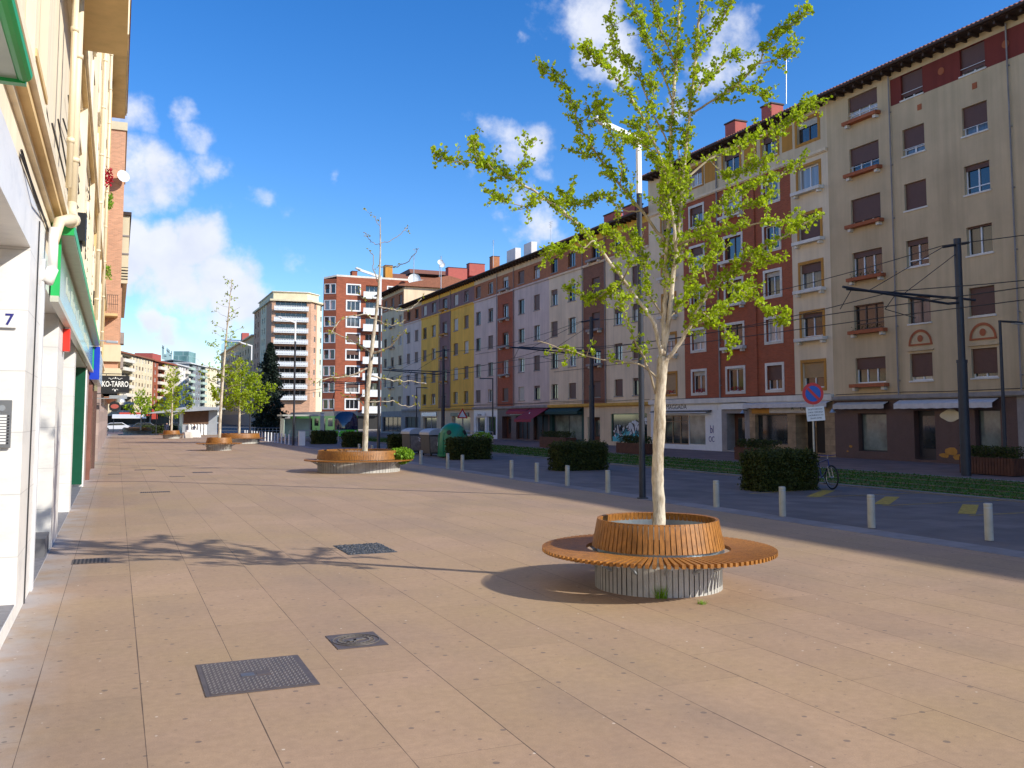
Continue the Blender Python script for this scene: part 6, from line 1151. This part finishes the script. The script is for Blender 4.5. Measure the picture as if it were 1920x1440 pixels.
for x in (4.4, 5.8, 6.9): mb = MB(); mb.box(x, x+.1, ky-.1, ky, 0, 2.7, 'pole_dark'); mb.build('post', pv)
for i in range(6): mb = MB(); mb.add([(8.1+.36*i, ky-.35, 0), (8.4+.36*i, ky-.2, 0), (8.4+.36*i, ky-.2, 1.15), (8.1+.36*i, ky-.35, 1.35)], [(0, 1, 2, 3)], 'white_paint'); mb.box(8.1+.36*i, 8.13+.36*i, ky-.35, ky-.1, 0, 1.3, 'white_paint'); mb.build('folding_panel', pv)
mb = MB(); mb.box(11.402, 11.43, ky+.2, ky+5.8, .1, 2.8, 'blue_face'); mb.build('side_glazing', pv)
for i, (x, y, w, h, lb) in enumerate(((7.55, 103.5, 1.5, .78, 'large pile of cafe furniture under a white cloth'), (6.75, 100, .95, .6, 'smaller covered pile of cafe furniture, left of the large one'))):
    o = thing('covered_furniture', lb, 'covered furniture', (x, y, 0), 'covered cafe furniture'); mb = MB(); k = 20; vs = []
    for q, (sc_, z) in enumerate(((1.1, 0), (1.0, h*.6), (.92, h*.95), (.6, h*1.02), (0.02, h))):
        for j in range(k): a = 2*pi*j/k; f = 1+.06*sin(5*a)*(1 if q < 2 else .2); vs.append((x+w/2*sc_*f*max(-1, min(1, 1.35*cos(a))), y+.5*sc_*f*max(-1, min(1, 1.35*sin(a))), z))
    mb.add(vs, [(q*k+j, q*k+(j+1) % k, (q+1)*k+(j+1) % k, (q+1)*k+j) for q in range(4) for j in range(k)], 'cloth_white' if i == 0 else 'awning_cream'); mb.build('cover', o, smooth=True)
def skin_body(name, verts, edges, radii, m, parent, root=0, sub=1):
    me = bpy.data.meshes.new(name); org = WORLD[parent.name]; me.from_pydata([tuple(Vector(v)-org) for v in verts], edges, []); o = bpy.data.objects.new(name, me); COL.objects.link(o); o.parent = parent; WORLD[o.name] = org
    sk = o.modifiers.new('skin', 'SKIN')
    for i, q in enumerate(radii): me.skin_vertices[0].data[i].radius = (q, q) if not isinstance(q, tuple) else q; me.skin_vertices[0].data[i].use_root = (i == root)
    sb = o.modifiers.new('sub', 'SUBSURF'); sb.levels = sub; sb.render_levels = sub; me.materials.append(MATS[m]); return o
def ensure_skin(me):
    if not me.skin_vertices:
        bm = bmesh.new(); bm.from_mesh(me); bm.verts.layers.skin.verify(); bm.to_mesh(me); bm.free()
def person(label, x, y, H, pose, cl='clothes_navy'):
    P = thing('person', label, 'person', (x, y, 0)); s = H/1.75
    V = [(0, 0, .95), (0, 0, 1.15), (.03, -.02, 1.38), (.04, -.03, 1.48), (.05, -.05, 1.58), (.06, -.06, 1.68), (-.1, 0, .9), (-.12, -.1, .5), (-.12, .02, .08), (-.1, -.16, .04), (.1, 0, .9), (.12, .06, .48), (.14, .2, .1), (.14, .08, .04), (-.19, -.02, 1.36), (-.25, .02, 1.1), (-.2, -.14, .9), (.22, -.02, 1.36), (.3, -.05, 1.1), (.36, -.2, .95)]
    Ed = [(0, 1), (1, 2), (2, 3), (3, 4), (4, 5), (0, 6), (6, 7), (7, 8), (8, 9), (0, 10), (10, 11), (11, 12), (12, 13), (2, 14), (14, 15), (15, 16), (2, 17), (17, 18), (18, 19)]
    Rr = [.14, .13, .14, .06, .085, .07, .1, .07, .05, .04, .1, .07, .05, .04, .06, .045, .035, .06, .045, .035]
    me = bpy.data.meshes.new('body'); me.from_pydata([(a*s, b*s, c*s) for a, b, c in V], Ed, []); ensure_skin(me); o = bpy.data.objects.new('body', me); COL.objects.link(o); o.parent = P
    for i, q in enumerate(Rr): d = me.skin_vertices[0].data[i]; d.radius = (q*s, q*s); d.use_root = (i == 0)
    o.modifiers.new('skin', 'SKIN'); sb = o.modifiers.new('sub', 'SUBSURF'); sb.levels = sb.render_levels = 1; me.materials.append(MATS[cl])
    mb = MB(); c = Vector((x+.05*s, y-.055*s, 1.62*s)); mb.lathe([(0, -.13*s), (.07*s, -.1*s), (.09*s, 0), (.07*s, .09*s), (0, .13*s)], 'skin', c, 12); mb.build('face', P, smooth=True); mb = MB(); mb.lathe([(.095*s, .02*s), (.085*s, .1*s), (0, .145*s)], 'window_dark', c+Vector((0, .02*s, 0)), 12); mb.build('hair', P, smooth=True)
    return P
pr = person('person in dark clothes walking with a stick in front of the pavilion', 8.0, 108, 1.36, 0)
wk = thing('walking_stick', 'thin walking stick held by the person in dark clothes', 'walking stick', (8.32, 107.8, 0)); mb = MB(); mb.tube([(8.30, 107.85, .74), (8.42, 107.7, 0)], .014, 'wire', 6); mb.build('shaft', wk)
person('person in dark clothes standing by the young tree left of the covered furniture', 5.3, 112, 1.5, 0)
# ---- cars and terrace at the far left
def car(label, x, y, m, rz=0, L=4.2):
    Cc = thing('parked_car', label, 'car', (x, y, 0), 'cars at the far crossing'); mb = MB(); w = .85; prof = [(-L/2, .35), (-L/2, .75), (-L*.36, .88), (-L*.2, 1.32), (L*.22, 1.36), (L*.38, .95), (L/2, .8), (L/2, .35)]
    mb.prism([(x+a, y-w, z) for a, z in prof], (0, 2*w, 0), m); mb.build('body', Cc, bevel=.06); mb = MB(); mb.prism([(x-L*.33, y-w-.006, .92), (x-L*.19, y-w-.006, 1.26), (x+L*.2, y-w-.006, 1.3), (x+L*.34, y-w-.006, .97)], (0, .004, 0), 'shop_glass'); mb.build('side_window', Cc)
    for a in (-L*.3, L*.3): q = MB(); q.tube([(x+a, y-w-.02, .32), (x+a, y-w+.2, .32)], .32, 'rubber', 16); wh = q.build('wheel', Cc); q = MB(); q.tube([(x+a, y-w-.03, .32), (x+a, y-w, .32)], .17, 'steel', 12); q.build('rim', wh)
    return Cc
car('dark blue car parked across the far end of the avenue, left of the planter', 3.9, 152, 'car_dark'); car('white car at the far crossing, nearest the left wall', -.0, 154, 'car_white'); car('dark car at the far crossing behind the pavilion posts', 9.0, 156, 'car_dark')
aw = thing('market_awning', 'white awning stall with red sign band at the far left', 'awning', (2, 140, 0)); mb = MB(); mb.prism([(-.5, 139, 2.0), (3.9, 139, 2.0), (3.9, 142, 2.5), (-.5, 142, 2.5)], (0, 0, .08), 'cloth_white'); mb.build('canopy', aw); mb = MB(); mb.box(.4, 4.6, 142.1, 142.3, 2.35, 2.85, 'panel_red'); mb.box(4.7, 5.5, 142.1, 142.3, 1.9, 3.3, 'panel_red'); mb.build('sign_band', aw)
for x in (-.3, 3.7): mb = MB(); mb.tube([(x, 139.1, 0), (x, 139.1, 2.05)], .04, 'pole_dark', 6); mb.build('post', aw)
hedge('low dark hedge bed left of the pavilion', 3.6, 6.4, 128, 131, .8, 1600, size=.16, group=None) if False else None
h = hedge('low dark hedge bed beyond the furthest planter', 3.2, 7.6, 131, 134, .9, 2200, size=.16)
sp = random.Random(1)
for i, (x, y, hgt, lb) in enumerate(((1.5, 60, 0, ''),)): pass
# antennas on roofs
for i, (x_, y_, zb, zt_, X_) in enumerate(((1474, 190, 18.9, 0, 35.5),)): pass
def antenna(label, px_, ytop, ybot, X):
    a, b = on_x(px_, ybot, X), on_x(px_, ytop, X); A_ = thing('antenna', label, 'antenna', a); mb = MB(); w = .03 if (b.z-a.z) < 4 else .05; mb.tube([a, b], w, 'steel', 6)
    A_['label'] = label; mb.build('mast', A_); mb = MB()
    for k in range(4): z = b.z-.08-.16*k; mb.tube([(X, a.y-.45+.05*k, z), (X, a.y+.45-.05*k, z)], .012, 'steel', 4)
    mb.build('elements', A_)
for args in (('lattice antenna mast on the roof of the red frieze block', 1474, 100, 195, 37.5), ('antenna on the roof behind the white chimneys, left one', 925, 450, 500, 38), ('antenna on the far end of the long roof', 827, 480, 545, 37), ('antenna mast rising behind the cream block roof', 1033, 415, 470, 38), ('thin antenna over the brick tower roof', 776, 480, 560, 37)): antenna(*args)
